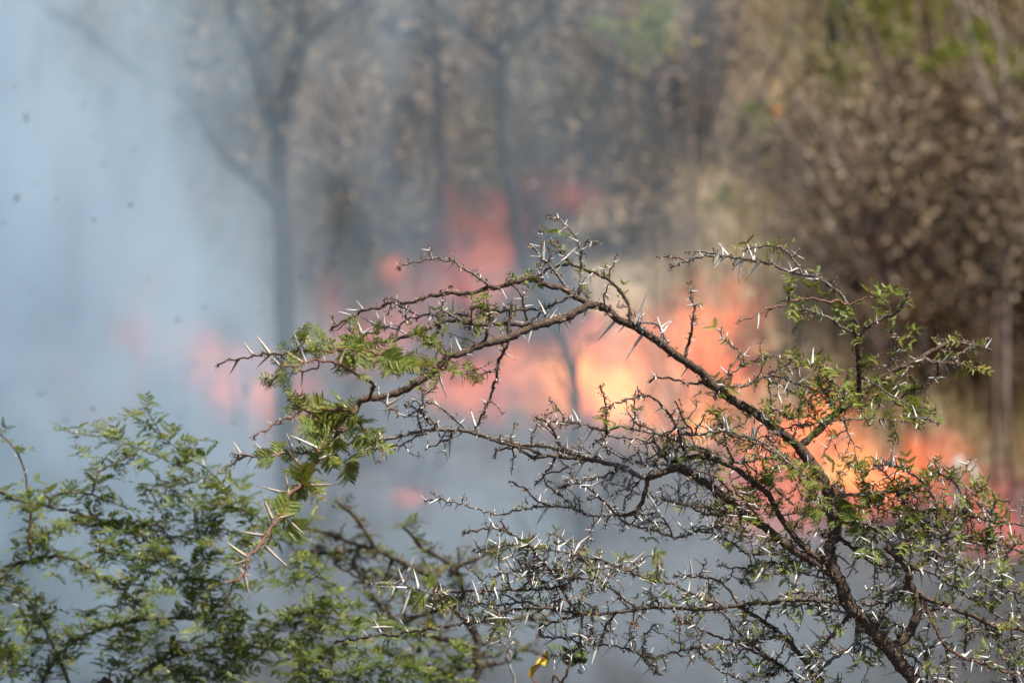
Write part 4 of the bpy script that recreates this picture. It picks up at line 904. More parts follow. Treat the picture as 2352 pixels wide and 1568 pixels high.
 TL(e_, (3.4, 1.6), ('R7', (690, 1430), (560, 1370), (400, 1290), (300, 1260), (200, 1220), (100, 1170), (0, 1140))),
 TL(d_, (3, 1.6), ('R7', (520, 1600), (480, 1567), (400, 1520), (300, 1480), (240, 1420), (170, 1370))),
 TL(d_, (3, 1.4), ('R7', (430, 1040), (390, 970), (350, 920), (290, 880), (190, 855), (100, 850), (0, 850))),
 TL(d_, (2.6, 1.4), ('R7', (1180, 1030), (1050, 990), (950, 970), (860, 960), (780, 965), (700, 990))),
 TL(g_, (3, 1.8), ('R7', (1180, 1110), (1100, 1080), (1000, 1060), (900, 1040), (800, 1050))),
 TL(g_, (3, 1.6), ('R7', (1120, 900), (960, 850), (860, 830), (760, 830), (680, 790))),
 # second stem and the right-hand side
 TL(t_, (10, 6), ('R7', (1490, 1400), (1530, 1290), (1580, 1230), (1620, 1150), (1640, 1060), (1620, 980), (1580, 880), (1570, 800), (1500, 720), (1420, 650)), free=1),
 TL(d_, (5, 2.2), ('R7', (1760, 760), (1770, 700), (1800, 650), (1790, 560), (1770, 440), (1760, 360), (1710, 270), (1660, 210), (1590, 160), (1500, 115), (1430, 105), (1340, 100))),
 TL(g_, (2, 1.2), ('R7', (1480, 108), (1420, 80), (1340, 62), (1320, 42))),
 TL(g_, (5, 2.6), ('R7', (1510, 640), (1640, 630), (1700, 650), (1780, 700), (1850, 740), (1930, 780), (2020, 820), (2120, 880), (2200, 920), (2300, 960), (2420, 1010)), dz=-.2),
 TL(t_, (5.4, 3), ('R7', (1620, 960), (1720, 1010), (1830, 1040), (1900, 1080), (1990, 1110), (2080, 1150), (2180, 1200), (2300, 1200), (2400, 1240))),
 TL(d_, (5, 3), ('R7', (1520, 740), (1560, 660), (1600, 590), (1650, 540))),
 TL(d_, (5, 3), ('R7', (1540, 760), (1600, 800), (1700, 740), (1770, 690))),
 TL(d_, (3.4, 1.4), ('R7', (1960, 480), (1950, 440), (1940, 370), (1930, 300), (1900, 240), (1850, 170), (1800, 110))),
 TL(d_, (2.2, 1.3), ('R7', (1900, 240), (1840, 190), (1750, 165))),
 TL(d_, (3.2, 1.4), ('R7', (1780, 440), (1620, 400), (1540, 350), (1510, 300), (1470, 230), (1430, 170), (1370, 120))),
 TL(d_, (3, 1.4), ('R7', (1300, 380), (1290, 290), (1280, 230), (1260, 170), (1230, 90), (1215, 50))),
 TL(g_, (2.6, 1.6), ('R7', (1060, 330), (1150, 310), (1250, 300), (1350, 290), (1450, 285), (1550, 290), (1640, 320))),
 TL(d_, (3.4, 1.8), ('R7', (1770, 390), (1850, 400), (1950, 440), (2050, 460), (2150, 490), (2250, 495), (2400, 515))),
 TL(g_, (3, 1.8), ('R7', (1800, 610), (1900, 590), (2000, 620), (2100, 650), (2200, 660), (2400, 690))),
 TL(g_, (2.6, 1.4), ('R7', (1500, 720), (1460, 640), (1400, 560), (1300, 500), (1220, 480))),
 TL(d_, (3.6, 2), ('R7', (1060, 560), (1150, 620), (1240, 700), (1340, 760), (1440, 790), (1540, 800))),
 TL(d_, (4, 2), ('R7', (1380, 560), (1370, 480), (1370, 400), (1370, 330))),
 TL(g_, (3, 1.6), ('R7', (1070, 470), (1180, 500), (1300, 520), (1420, 520), (1500, 540), (1640, 530), (1740, 550))),
 TL(g_, (2.6, 1.5), ('R7', (1380, 400), (1480, 430), (1580, 440), (1680, 480), (1760, 520))),
 TL(g_, (5, 3), ('R7', (1270, 1030), (1340, 1040), (1410, 970), (1500, 930), (1580, 890))),
 TL(d_, (4, 2), ('R7', (1400, 1120), (1430, 1040), (1500, 1000), (1560, 930))),
 TL(g_, (3.6, 2), ('R7', (1560, 760), (1640, 800), (1740, 830), (1830, 890), (1920, 940), (1990, 1000), (2080, 1040), (2150, 1100), (2230, 1140), (2400, 1140))),
 TL(e_, (3.4, 1.8), ('R7', (1680, 990), (1690, 1030), (1720, 1120), (1760, 1210), (1800, 1290), (1830, 1330), (1900, 1370), (1950, 1400), (2050, 1430), (2150, 1470), (2250, 1500), (2400, 1530))),
 TL(d_, (2.8, 1.6), ('R7', (1960, 1090), (1970, 1200), (1960, 1300), (1950, 1400))),
 TL(g_, (2.8, 1.6), ('R7', (2080, 1150), (2100, 1200), (2150, 1250), (2180, 1310), (2200, 1390))),
 TL(d_, (2.8, 1.6), ('R7', (2050, 1030), (2120, 1060), (2190, 1010), (2250, 940))),
 TL(d_, (3, 2), ('R7', (2300, 1600), (2290, 1567), (2270, 1500), (2300, 1420), (2370, 1330))),
 TL(e_, (3, 2), ('R7', (1700, 1600), (1690, 1450), (1700, 1380), (1680, 1330), (1640, 1250))),
 TL(d_, (3.4, 2), ('R7', (1860, 1620), (1850, 1500), (1840, 1400), (1830, 1330))),
 TL(g_, (3, 1.6), ('R7', (1580, 1200), (1500, 1180), (1420, 1200), (1340, 1200), (1260, 1160))),
 TL(d_, (3, 1.6), ('R7', (1560, 1370), (1640, 1420), (1740, 1530), (1800, 1600))),
 TL(g_, (2.8, 1.4), ('R7', (2120, 700), (2180, 640), (2200, 560), (2190, 470), (2120, 390), (2040, 360))),
 TL(g_, (2.4, 1.4), ('R7', (2140, 480), (2140, 400), (2180, 340), (2260, 350))),
 TL(d_, (3, 1.6), ('R7', (1480, 560), (1560, 500), (1620, 420), (1640, 360))),
 TL(g_, (3, 1.8), ('R7', (1830, 640), (1850, 720), (1800, 780), (1740, 830))),
 TL(e_, (2.4, 1.5), ('R7', (2400, 600), (2300, 640), (2240, 700), (2210, 760))),
 TL(g_, (2.6, 1.4), ('R7', (0, 590), (80, 580), (180, 540), (280, 520), (400, 500), (520, 470))),
 TL(g_, (2.6, 1.4), ('R7', (520, 440), (420, 430), (320, 440), (200, 430), (100, 380), (0, 360))),
]
T.auto(A)
for b in T.pl:
    rr = b['r0']
    if b['obj'].name.startswith('trunk'): continue
    b['pts'] = [q if True else q for q in b['pts']]
SIG = {
 'Q5': """270,520,160,390 430,500,285,300 120,580,42,718 410,530,290,635 265,540,245,580 700,360,645,270 835,460,735,285 530,610,430,510 745,560,690,400 700,545,550,480 655,635,570,835 660,635,710,745
 728,690,728,825 930,565,900,450 1080,550,1140,410 1095,670,1025,760 1000,350,985,295 965,355,910,310 1300,75,1230,-20 1285,90,1110,100 1190,155,1045,85 1200,200,1210,370 1280,290,1170,65 1275,300,1400,250
 1345,340,1200,390 1460,240,1250,150 1470,240,1420,80 1490,250,1485,90 1495,250,1500,320 1620,280,1775,355 1610,290,1605,430 1700,170,1700,60 1680,180,1660,50 1360,420,1370,510 2010,190,1990,400 2030,200,2045,340
 2100,180,2070,300 2240,220,2190,320 2320,250,2320,380 2050,80,1990,0 2060,80,2090,10 2150,120,2130,-40 1930,120,1910,0 2110,500,2140,330 2205,470,2140,340 2000,520,2055,390 2000,670,2060,930 2235,700,2250,815
 2230,535,2352,525 150,1440,65,1300 370,1410,270,1330 250,1485,190,1560 640,1400,540,1210 870,1390,590,1250 720,1567,510,1340 880,1505,1105,1395 1110,1400,1190,1500 1015,1290,1015,1100 905,1340,870,1270
 530,1460,430,1475 500,1520,520,1470 1480,1290,1425,1190 1280,1310,1240,1260 1370,1360,1320,1390 1150,1380,1125,1480 1360,1400,1330,1500 2160,1290,2095,1500 1895,1370,1915,1260 1165,960,1040,870 1440,920,1435,790
 1535,960,1525,830 1550,950,1700,900 1540,1020,1430,1035 1535,1030,1520,1150 1510,980,1515,1100 1630,1040,1715,1095 440,1160,365,1125 375,1240,378,1310 530,1130,510,1090 635,1100,640,1165 815,1060,790,1140
 2030,1200,1975,1075 2000,980,1925,900 2310,1150,2295,1000 1790,1050,1740,1100""",
 'R5': """700,742,940,745 580,795,370,730 592,800,585,640 465,900,400,790 525,960,670,935 610,960,715,1100 430,1072,200,1045 320,1222,130,1100 310,1235,180,1285 440,1160,605,1320 408,1160,390,1255 300,1340,350,1495 300,1335,360,1362""",
 'R2': """540,490,455,485 590,490,605,325 600,490,690,485 700,460,785,370 690,595,765,540 885,470,805,415 905,430,900,370 915,425,1015,370 860,360,795,310 780,205,800,155 710,160,695,105 990,620,1040,570 1000,620,980,710
 1155,590,1105,540 1215,520,1250,515 1270,850,1240,840 1360,1045,1480,805 1410,1190,1265,1360 1175,1055,1042,1218 975,950,905,1075 760,1050,825,1110 740,1060,722,1180 615,960,545,825 650,1000,722,905 1590,1080,1550,975
 1595,1080,1682,1005 1590,1200,1625,1085 1595,1180,1570,1255 1280,1075,1225,1150 1250,1030,1180,1010 1410,1070,1470,1140 505,1110,440,1240 515,1110,515,1175 390,1155,450,1205 430,1045,325,1020 290,1200,293,1310
 150,1040,200,1010 230,1190,175,1240 1860,780,1852,735 1860,785,1920,770 1850,780,1808,760 1840,855,1795,850 1810,1340,1865,1260 240,820,280,870 2110,960,0,0""",
 'R3': """520,210,440,105 480,200,483,95 520,220,412,303 620,245,580,390 695,215,640,85 705,215,730,105 730,265,648,380 330,170,325,135 960,215,1005,170 1110,350,1135,250 1145,370,1040,368 1115,370,1115,420 1230,440,1190,475
 735,595,738,720 880,550,880,620 1130,595,1110,520 1100,600,1045,645 1350,750,1258,740 1350,620,1280,615 520,995,455,925 635,870,690,810 640,880,690,890 720,1040,700,985 1085,930,1100,800 950,1070,895,1115
 1320,920,1350,860 1000,940,1015,1040 1000,1020,1105,1000 1155,980,1155,1050 760,1070,710,1115 800,1080,830,1110 600,1110,600,1165 610,1105,500,1095 1750,905,1865,905 1960,890,2050,840 1800,900,1740,870 1930,1030,2010,1025
 1980,940,2025,1000 1540,1320,1600,1400 1220,1290,1140,1230 2260,770,2280,750 420,1390,350,1330 410,1400,355,1465 700,1410,690,1330 525,1385,480,1245 605,1440,550,1520 120,1425,60,1330 945,1455,920,1390 985,1420,1000,1370
 60,810,100,680 75,740,145,625 70,735,40,600 340,970,350,920 250,970,200,1030 1640,1660,1625,1440""",
 'R6': """700,310,660,210 655,310,655,250 700,320,570,325 780,370,740,460 860,360,875,260 720,580,680,690 815,570,818,645 590,650,595,710 860,690,862,755 800,680,770,655 1290,640,1315,450 1290,410,1235,315 1590,380,1535,320
 1700,375,1660,230 1590,390,1530,450 1870,400,1870,290 635,495,610,390 480,900,397,1015 690,895,680,840 610,890,585,910 605,870,605,800 200,910,180,870 290,880,280,850 1240,960,1160,780 1220,960,1120,950 1240,965,1155,870
 1430,1040,1480,1095 1110,690,1010,655 160,1130,60,1085 175,1150,75,1290 155,1110,155,1060 30,1150,20,1115 300,1100,330,1035 440,1140,400,1040 440,1150,495,1085 555,1180,550,1040 555,1170,610,1130 680,1150,670,1080
 690,1150,695,1105 270,1305,190,1215 620,1210,680,1230 1240,1320,1215,1210 2110,455,2090,360 1930,1280,1895,1395 750,1430,748,1360 1780,580,1830,500 1790,590,1880,520 1950,560,1960,600 1880,570,1870,640""",
 'R8': """710,720,640,600 705,715,770,570 815,740,765,610 810,765,490,740 745,850,690,965 870,830,780,885 545,1055,485,940 715,1040,655,950 630,1075,600,1160 375,1100,360,1185 460,1085,400,1030 290,1105,225,1030
 1540,910,1500,1015 1190,830,1160,665 1235,750,1230,660 1100,770,1085,680 1440,635,1365,545 1210,490,1195,445 1720,1085,1635,1010 1720,1080,1720,990 1715,1100,1620,1155 1820,1090,1730,1050 1965,1110,2015,1030
 1960,1110,1920,1010 2100,1150,2020,1210 2090,1130,2065,1050 2000,1150,1940,1280""",
 'R7': """1490,100,1465,-20 1000,1290,905,1185 1000,1290,940,1295 1020,1285,1070,1240 920,1370,870,1285 920,1385,810,1385 1310,1105,1435,1170 1200,1030,1370,960 1420,930,1560,800 860,690,960,688 915,760,905,850 610,790,555,900
 650,830,655,880 1900,1090,1870,1195 1620,960,1670,1000 1690,810,1750,920 1500,610,1530,720 1500,1510,1400,1510 850,1500,800,1480"""}
for reg, s_ in SIG.items():
    for e in s_.split():
        q = [float(v) for v in e.split(',')]
        if q[2] == 0 and q[3] == 0: continue
        bb = cv(reg, q[0], q[1]); tt = cv(reg, q[2], q[3])
        T.thorn_px(bb, tt, tan=(bb[0] < 760 and bb[1] > 1040) or (bb[0] < 900 and 790 < bb[1] < 1000 and R() < .8))
traced = list(T.pl)
# side twigs: many in the dense right and lower crown, few on the open arch
for b in traced:
    n = len(b['pts'])
    for i in range(3, n - 2):
        x, y = b['pts'][i][:2]
        if not (-40 < x < 2420 and y < 1640): continue
        dens = .05 if y < 1100 and x < 1350 else .03
        if x > 1300 and y > 950: dens = .15
        if x > 1700 and y > 1080: dens = .24
        if y > 1280 and x > 1000: dens = max(dens, .19)
        if x > 1750 and 800 < y < 1000: dens = .09
        if R() < dens * (6 / max(2.5, b['pts'][i][3])) ** .4:
            T.side_twig(b, i, U(16, 60) * (1.25 if dens > .03 else .7), random.choice((M_GREY, M_DARK, M_DARK, M_RED)), r=U(1.7, 2.9))
for b in T.pl[len(traced):]:
    for i in range(3, len(b['pts']) - 1):
        if R() < .05: T.side_twig(b, i, U(12, 34), random.choice((M_GREY, M_DARK, M_RED)), r=U(1.3, 2.0))
# spiky tips, spurs and thorns
for b in T.pl:
    if b['obj'].name.startswith('trunk'): T.random_thorns(b, 30, 8, 30, prob=.3, stub=.7); continue
    x, y = b['pts'][len(b['pts']) // 2][:2]; isT = b['obj'].name.startswith('twig')
    lo = y > 1180 and x > 850
    tan = x < 760 and y > 1000
    if b['r0'] > 5: T.random_thorns(b, 26, 12, 44, prob=.5, stub=.5)
    elif lo: T.random_thorns(b, 17, 20, 58, prob=.9, stub=.36)
    elif x > 1300 and y > 940: T.random_thorns(b, 19, 12, 46, prob=.9, stub=.35)
    elif b['mat'] is M_RED or x < 900: T.random_thorns(b, 22, 6, 16, tan=tan, prob=.5, stub=.6)
    else: T.random_thorns(b, 19, 14, 50, prob=.85, stub=.42)
    px = K * 9; tip = b['W'][-1]
    if R() < .6: T.debris_at(tip, 7 * px, 10)
    for i in range(2, len(b['pts']) - 1):
        if R() < (.34 if b['mat'] in (M_DARK, M_GREY) else .16): T.debris_at(b['W'][i], U(3.5, 8) * px + b['pts'][i][3] * px * .8, 8)
LC = """700,800,50,9,m,44 640,850,40,6,m,40 850,820,50,10,b,72 810,800,60,9,m,60 900,860,45,7,b,66 940,830,50,9,m,42 760,930,50,9,b,70 700,930,30,4,m,50 820,960,50,9,m,60 850,980,40,6,m,50 740,1040,45,8,m,60 790,1080,35,5,b,60
770,1000,40,6,b,60 640,1090,35,3,b,66 740,1140,35,4,b,70 720,1110,30,4,m,60 650,1215,30,2,b,70 1000,820,60,9,m,30 980,900,25,3,m,40 950,790,40,7,m,32 1060,840,35,5,m,34 1130,700,30,7,s,28 1225,630,25,5,s,26 1180,650,25,3,s,24 1270,565,25,6,s,30
1290,590,20,3,s,24 990,1340,22,3,b,60 1340,650,40,5,s,20 1400,640,40,5,s,20 1310,520,20,2,s,18 1120,720,60,8,s,22 1030,770,60,6,s,20 1740,570,60,8,s,32 1800,560,30,5,s,30 1820,660,30,5,s,34 1850,690,35,5,s,38 1850,720,30,3,m,44 1930,680,60,12,s,38
2040,700,50,9,m,36 2000,700,40,5,s,34 2070,690,25,5,m,36 2080,780,25,4,s,32 1960,750,30,5,s,30 1880,830,60,14,s,36 1930,890,60,20,s,38 1990,870,50,16,m,34 2000,930,60,22,m,38 2070,920,50,12,s,36 2120,950,40,7,m,36 1750,930,40,8,s,28 1640,930,40,8,s,34
1640,975,30,4,m,40 1900,960,60,18,m,34 2050,830,50,10,s,32 2190,800,50,10,s,28 2250,830,30,4,s,28 1700,1000,60,12,m,34 1870,1080,50,14,m,40 1700,1150,60,14,m,38 1780,1150,60,16,m,38 1930,1150,80,30,m,40 1850,1180,60,18,m,38 1950,1190,60,14,b,52
2000,1240,50,10,b,50 1990,1130,60,16,m,44 2060,1130,60,12,s,36 2130,1110,60,10,s,34 2200,1120,50,8,s,34 2280,1140,40,6,m,40 2250,1200,70,14,s,34 2150,1200,70,14,s,36 2100,1280,80,12,s,34 2230,1290,70,12,s,32 1600,1170,60,9,m,36 1620,1060,30,5,m,38
1560,1040,40,5,s,26 1430,960,30,5,s,26 1400,970,25,3,m,34 1470,1290,60,6,s,24 1360,1290,60,6,s,24 1250,1340,80,10,s,22 1520,1255,22,4,m,34 1500,1240,30,4,s,28 1710,1220,40,8,s,34 1690,1260,30,5,m,34 2200,1400,80,10,s,30 2300,1350,60,9,s,32
1950,1560,60,7,s,30 1750,1300,60,7,s,28 1850,1280,80,14,s,34 1150,1370,90,12,s,24 1400,1340,90,14,s,24 1600,1330,90,9,s,24 2050,1450,60,8,s,30 1480,1440,80,8,s,24 1560,1380,80,8,s,22 2300,1250,60,10,s,34 1210,1215,50,6,s,28 1270,1240,40,5,s,26 1860,1060,40,8,m,40
1820,990,50,8,s,34 2180,1140,40,6,s,32 2290,1480,60,6,s,28 1900,1130,60,14,b,44 1800,1100,50,8,m,40"""
for e in LC.split():
    q = e.split(','); T.cluster(float(q[0]), float(q[1]), float(q[2]), int(float(q[3]) * ((2.7 if float(q[0]) < 1150 else .8 if float(q[1]) < 800 else 1.25) if q[4] != 'b' else (.75 if float(q[0]) < 1200 else .25))) + 1, q[4], {'s': float(q[5]) * .84, 'm': float(q[5]) * .68, 'b': 38}[q[4]])
for b in T.pl:
    if b['obj'].name.startswith('trunk') or b['r0'] > 6.5: continue
    for i in range(2, len(b['pts'])):
        x, y = b['pts'][i][:2]
        pr = .015 if x < 1600 or y < 600 else .12
        if y > 1250 and x < 1700: pr = .06
        if R() < pr: T.leaf_at(b, i, 's', U(14, 30), M_LEAF)
T.finish()

# ================================================================== the leafy trees behind, out of focus
def filler_tree(Tr, regions, mat, leafk, Lr, tw_r, woods, thorns=.5, leafstep=2, leafprob=.6):
    for poly, n in regions:
        xs = [p[0] for p in poly]; ys = [p[1] for p in poly]
        def inside(x, y):
            c = False; j = len(poly) - 1
            for i in range(len(poly)):
                if (poly[i][1] > y) != (poly[j][1] > y) and x < (poly[j][0] - poly[i][0]) * (y - poly[i][1]) / (poly[j][1] - poly[i][1]) + poly[i][0]: c = not c
                j = i
            return c
        k = 0
        while k < n:
            x, y = U(min(xs), max(xs)), U(min(ys), max(ys))
            if not inside(x, y): continue
            k += 1
            d, b, i = Tr.nearest(x, y)
            if d < 9 or d > 190: continue
            q = b['pts'][i]; mx_, my_ = (q[0] + x) / 2 + G(0, d * .12), (q[1] + y) / 2 + abs(G(0, d * .10))
            Tr.place([(q[0], q[1]), (mx_, my_), (x, y)], min(tw_r, q[3] * .8), .9, random.choice(woods), name='twig', startY=q[2], sides=5, dz=G(0, .12))

Lf = Tree('thorn_tree', 'soft-focus green leafy thorn tree filling the bottom left corner', 'tree', 10.5, (-1.1, 10.5, 0)); Lf.rs = 1.2
zb = 784 + (CZ + .05) / (K * 10.5)
Lf.place([(1176 - 1.1 / (K * 10.5), zb), (-180, 3100), (-60, 2200), (60, 1800), (180, 1640), (250, 1560)], 40, 14, M_TRUNK, name='trunk', sides=10)
def LL(r, *parts, **k): return dict(m=k.pop('m', M_GREY), r=r, p=seq(*parts), **k)
B = [
 LL((6, 1.5), ('V', (330, 1660), (500, 1520), (560, 1440), (540, 1400), (500, 1380)), ('R4', (1440, 1567), (1420, 1490), (1370, 1420), (1290, 1360), (1200, 1300), (1110, 1240), (1100, 1200), (1100, 1080), (1110, 990), (1080, 910), (1040, 830), (980, 750))),
 LL((4, 1.4), ('R4', (1110, 1245), (980, 1235), (850, 1215), (740, 1195), (640, 1180))),
 LL((6, 1.6), ('V', (620, 1700), (700, 1500), (760, 1360)), ('R4', (1750, 960), (1650, 920), (1550, 890), (1450, 870), (1350, 845), (1250, 810), (1150, 760), (1050, 680))),
 LL((5, 1.5), ('R4', (1700, 1010), (1650, 920), (1580, 830), (1500, 740), (1450, 680), (1380, 620), (1280, 560), (1190, 490), (1120, 440), (1040, 370), (960, 310), (870, 270))),
 LL((2.4, 1.2), ('R4', (1070, 380), (1040, 320), (1000, 260), (990, 190), (980, 170))),
 LL((4, 1.4), ('R4', (1560, 830), (1500, 770), (1400, 720), (1320, 670), (1240, 620), (1150, 580), (1050, 540), (950, 500), (860, 460), (740, 420), (650, 405), (560, 395), (440, 375))),
 LL((5, 2), ('V', (60, 1800), (-80, 1500), (-60, 1200)), ('R4', (0, 790), (80, 830), (190, 845), (300, 875), (400, 900), (500, 920), (600, 950), (700, 980), (800, 1030), (950, 1080), (1080, 1180))),
 LL((3.4, 1.4), ('R4', (200, 1200), (200, 1040), (205, 930), (190, 830), (180, 720), (160, 620), (120, 530), (60, 450), (0, 395)), m=M_RED),
 LL((5, 2), ('R4', (-60, 1500), (0, 1380), (60, 1310), (130, 1260), (230, 1240), (330, 1215), (430, 1220), (500, 1240), (570, 1280), (640, 1340), (740, 1390), (830, 1440), (900, 1500), (960, 1567)), m=M_DARK),
 LL((4, 2), ('V', (180, 1640), (140, 1520)), ('R4', (230, 1567), (170, 1480), (100, 1430), (0, 1400))),
 LL((3, 1.5), ('R4', (220, 1170), (300, 1090), (380, 1030))),
 LL((3, 1.5), ('R4', (540, 1000), (700, 1010), (860, 1000), (1000, 1010), (1090, 1000))),
 LL((3, 1.4), ('R4', (860, 900), (760, 850), (640, 810), (540, 790), (420, 790), (340, 830))),
 LL((3, 1.4), ('R4', (1000, 770), (1120, 720), (1240, 730), (1380, 700), (1500, 770))),
 LL((3, 1.4), ('R4', (1530, 900), (1420, 980), (1330, 1000), (1250, 1060), (1150, 1090))),
 LL((2.6, 1.3), ('R4', (900, 560), (800, 600), (700, 560), (600, 545), (530, 545))),
 LL((2.4, 1.2), ('R4', (880, 530), (780, 590), (700, 630), (655, 665)), m=M_RED),
 LL((3.4, 1.5), ('R4', (800, 1567), (850, 1440), (920, 1350), (980, 1270))),
 LL((3.6, 1.8), ('V', (500, 1560), (600, 1500), (640, 1440), (700, 1400), (760, 1390), (820, 1390))),
 LL((6, 3), ('V', (700, 1800), (690, 1640), (690, 1568), (688, 1500), (680, 1440), (700, 1400))),
 LL((4, 2), ('V', (700, 1640), (738, 1568), (740, 1510), (742, 1470), (720, 1430))),
 LL((3, 1.5), ('V', (740, 1500), (800, 1470), (850, 1440), (900, 1440), (960, 1460))),
 LL((3, 1.5), ('V', (735, 1560), (820, 1540), (900, 1530), (960, 1540))),
 LL((5, 2), ('V', (180, 1700), (300, 1560), (420, 1500), (520, 1480), (620, 1490))),
 LL((4, 2), ('V', (60, 1700), (100, 1560), (160, 1480), (240, 1440), (340, 1420), (440, 1420))),
 LL((3.4, 1.5), ('R4', (1290, 1560), (1295, 1440), (1290, 1345))),
 LL((2.6, 1.3), ('R4', (1370, 1220), (1340, 1120), (1330, 1040), (1330, 950), (1300, 880))),
 LL((2.6, 1.3), ('R4', (1280, 560), (1300, 500), (1330, 440), (1310, 420))),
]
Lf.auto(B)
main_n = len(Lf.pl)
filler_tree(Lf, [([(-20, 1250), (200, 1230), (420, 1260), (560, 1330), (640, 1330), (800, 1370), (860, 1568), (860, 1640), (-30, 1640)], 125),
                 ([(-20, 1390), (860, 1390), (900, 1640), (-30, 1640)], 110),
                 ([(150, 985), (330, 930), (480, 1040), (640, 1110), (720, 1220), (700, 1330), (560, 1300), (430, 1240), (330, 1130), (200, 1040)], 54),
                 ([(-10, 1110), (180, 1130), (330, 1190), (420, 1230), (300, 1260), (60, 1190)], 26),
                 ([(760, 1450), (960, 1420), (1090, 1480), (1080, 1568), (700, 1600)], 34)], M_LEAFD, 'x', 40, 2.2, (M_GREY, M_RED, M_DARK))
for b in Lf.pl:
    if b['obj'].name.startswith('trunk'): continue
    for i in range(1, len(b['pts'])):
        x, y = b['pts'][i][:2]
        if not (-30 < x < 1100 and y < 1600): continue
        pr = .95 if y > 1150 else .68
        if x < 110 and y < 1130: pr = .25
        if b['r0'] > 4.5 and i < len(b['pts']) * .5: pr *= .45
        for _ in range(2 if y > 1200 and R() < .45 else 1):
            if R() < pr: Lf.leaf_at(b, i, 'x', U(22, 38), M_LEAFD if R() < .85 else M_LEAF)
    Lf.random_thorns(b, 34, 10, 34, prob=.55, stub=.25)
Lf.finish()

Bk = Tree('thorn_tree', 'blurred dark thorn tree with sparse olive leaves behind the white thorns at bottom centre', 'tree', 11.4, (-.35, 11.4, 0)); Bk.rs = 1.3
Bk.place([(1176 - .35 / (K * 11.4), 784 + (CZ + .05) / (K * 11.4)), (880, 3000), (900, 2100), (905, 1760)] + seq(('R8', (1150, 1396), (1180, 1200), (1190, 1090), (1100, 960), (960, 830), (900, 740))), 30, 7.5, M_DARK, name='trunk', sides=10)
Cc = [
 LL((8, 2.6), ('R8', (920, 760), (900, 710), (840, 660), (760, 620), (680, 580), (600, 540), (520, 500), (430, 480), (340, 450), (260, 420), (180, 390), (100, 370), (0, 355)), m=M_DARK),
 LL((6, 2.4), ('R8', (500, 510), (400, 500), (300, 510), (200, 520), (100, 520), (0, 510)), m=M_DARK),
 LL((4.6, 2), ('R8', (500, 490), (470, 430), (420, 350), (370, 280), (300, 220), (240, 165)), m=M_DARK),
 LL((5, 2.4), ('R8', (1100, 800), (1050, 640), (1000, 590), (900, 530), (820, 490), (750, 400), (690, 345)), m=M_DARK),
 LL((4, 2), ('R8', (1040, 620), (1150, 580), (1250, 530), (1380, 490)), m=M_DARK),
 LL((6, 3), ('R8', (1150, 1150), (900, 1080), (690, 1040), (640, 980), (560, 900), (500, 830), (440, 780)), m=M_DARK),
 LL((5, 2.6), ('R8', (1180, 1250), (1000, 1330), (900, 1290), (700, 1240), (600, 1200), (480, 1180)), m=M_DARK),
 LL((4, 2), ('R8', (1190, 1280), (1300, 1270), (1400, 1240), (1500, 1150)), m=M_DARK),
 LL((3.4, 1.6), ('R8', (400, 500), (350, 600), (420, 680), (480, 760)), m=M_DARK),
 LL((3.4, 1.6), ('R8', (620, 550), (600, 620), (560, 700), (520, 760)), m=M_DARK),
 LL((3, 1.6), ('R8', (300, 510), (230, 590), (330, 650), (440, 720)), m=M_DARK),
 LL((3.4, 1.6), ('R8', (1050, 640), (1070, 560), (1060, 480)), m=M_DARK),
 LL((3.4, 1.6), ('R8', (720, 600), (660, 680), (640, 780), (560, 900)), m=M_DARK),
 LL((5, 2.4), ('R8', (1000, 870), (940, 900), (860, 930), (760, 960), (700, 1000)), m=M_DARK),
 LL((4, 2), ('R8', (1100, 960), (1200, 980), (1350, 980), (1500, 960), (1650, 970)), m=M_DARK),
]
Bk.auto(Cc)
filler_tree(Bk, [([cv('R8', *p) for p in ((20, 340), (300, 380), (500, 460), (700, 540), (900, 620), (1000, 780), (960, 1000), (700, 1000), (450, 800), (300, 620), (20, 560))], 110),
                 ([cv('R8', *p) for p in ((700, 340), (1000, 540), (1360, 480), (1400, 620), (1050, 760), (850, 560))], 44),
                 ([cv('R8', *p) for p in ((700, 1000), (1150, 900), (1800, 960), (1700, 1250), (1100, 1300), (700, 1200))], 75)], M_LEAFO, 'x', 30, 2.4, (M_DARK, M_GREY))
for b in Bk.pl:
    if b['obj'].name.startswith('trunk'): continue
    for i in range(1, len(b['pts'])):
        if R() < .55: Bk.leaf_at(b, i, 'x', U(18, 34), M_LEAFO if R() < .7 else M_LEAFD)
        if R() < .12: Bk.debris_at(b['W'][i], .012, 8)
    Bk.random_thorns(b, 26, 12, 40, prob=.6, stub=.3)
Bk.finish()

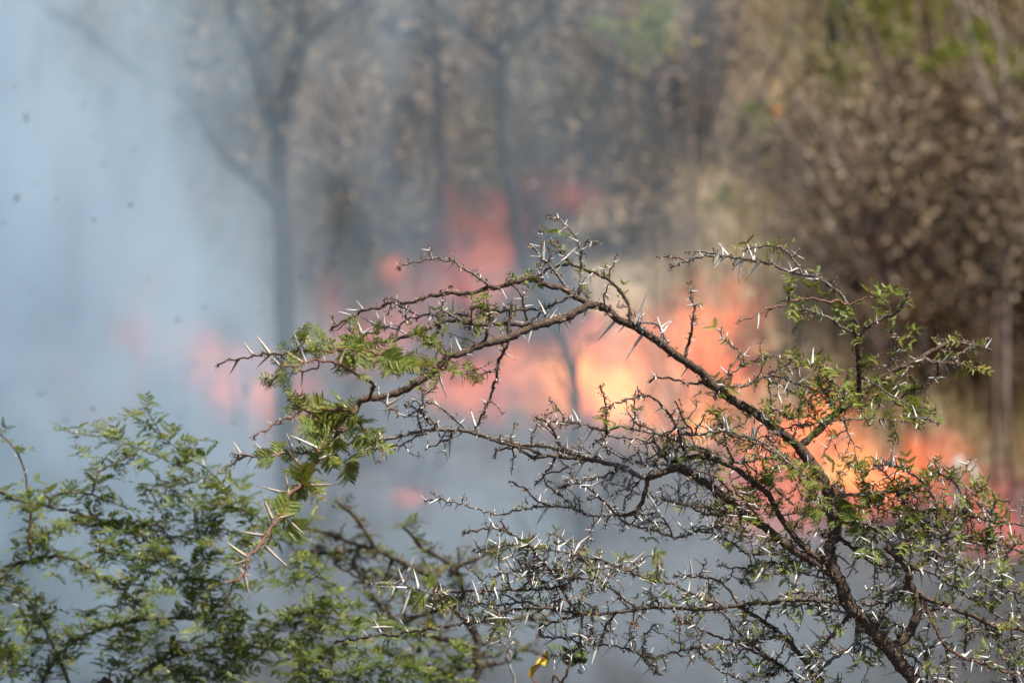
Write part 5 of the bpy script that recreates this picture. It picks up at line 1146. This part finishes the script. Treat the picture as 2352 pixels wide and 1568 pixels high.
# broad-leaved sapling at bottom centre
def broad_leaf(name, corners, Y, mat, parent, curl=.012):
    """a real bent leaf blade with thickness from outline points in picture order"""
    mb = MB(); n = len(corners); c = (sum(p[0] for p in corners) / n, sum(p[1] for p in corners) / n)
    top = []
    for sgn in (0, 1):
        b = len(mb.v)
        mb.v.append(at(c[0], c[1], Y) + Vector((0, -curl + sgn * .0012, .002))); mb.a.append(0)
        for k, p in enumerate(corners):
            mb.v.append(at(p[0], p[1], Y + curl * (1.4 * math.sin(k * 2.1))) + Vector((0, sgn * .0012, 0))); mb.a.append(1)
        for k in range(n):
            f = (b, b + 1 + k, b + 1 + (k + 1) % n); mb.f.append(f if sgn else f[::-1])
    for k in range(n):
        k2 = (k + 1) % n; mb.f.append((1 + k, 1 + k2, n + 2 + k2, n + 2 + k))
    return mb.build(name, mat, parent, smooth=False)
Sp = Tree('sapling', 'small blurred sapling with one ragged yellow leaf and one dark green leaf at bottom centre', 'sapling', 10.4, (.45, 10.4, 0))
Sp.place([(1176 + .45 / (K * 10.4), 784 + CZ / (K * 10.4)), (1440, 3200), (1330, 2200)] + seq(('R8', (1700, 1500), (1760, 1390), (1800, 1310), (1810, 1240), (1790, 1200))), 16, 2.6, M_RED, name='stem', sides=8)
Sp.auto([LL((3, 1.4), ('R8', (1740, 1420), (1600, 1400), (1560, 1350), (1620, 1250), (1640, 1200)), m=M_RED)])
yl = broad_leaf('leaf', [cv('R8', *p) for p in ((1530, 1350), (1545, 1290), (1580, 1270), (1600, 1235), (1635, 1225), (1655, 1175), (1675, 1180), (1668, 1230), (1650, 1280), (1620, 1270), (1590, 1310), (1560, 1365))], 10.35, M_YEL, Sp.root)
yl['label'] = 'ragged bright yellow leaf'
dl = broad_leaf('leaf', [cv('R8', *p) for p in ((1745, 1190), (1760, 1140), (1810, 1165), (1880, 1135), (1925, 1180), (1935, 1230), (1915, 1275), (1870, 1260), (1830, 1290), (1780, 1270), (1750, 1230))], 10.4, M_LEAFD, Sp.root, .02)
dl['label'] = 'dark green rounded leaf'
Sp.finish()
Ds = Tree('dead_shoot', 'pale bleached curving dead shoot just left of the yellow leaf', 'dead twig', 10.3, (.16, 10.3, 0))
Ds.place([(1176 + .16 / (K * 10.3), 784 + CZ / (K * 10.3)), (1230, 3300), (1210, 2200), (1200, 1700)] + seq(('R8', (1445, 1396), (1420, 1310), (1398, 1240), (1392, 1190), (1410, 1160), (1435, 1115))), 10, 2.2, M_PALE, name='stem', sides=8)
Ds.auto([LL((3, 1.2), ('R8', (1405, 1260), (1420, 1210), (1405, 1170)), m=M_PALE)])
Ds.finish()
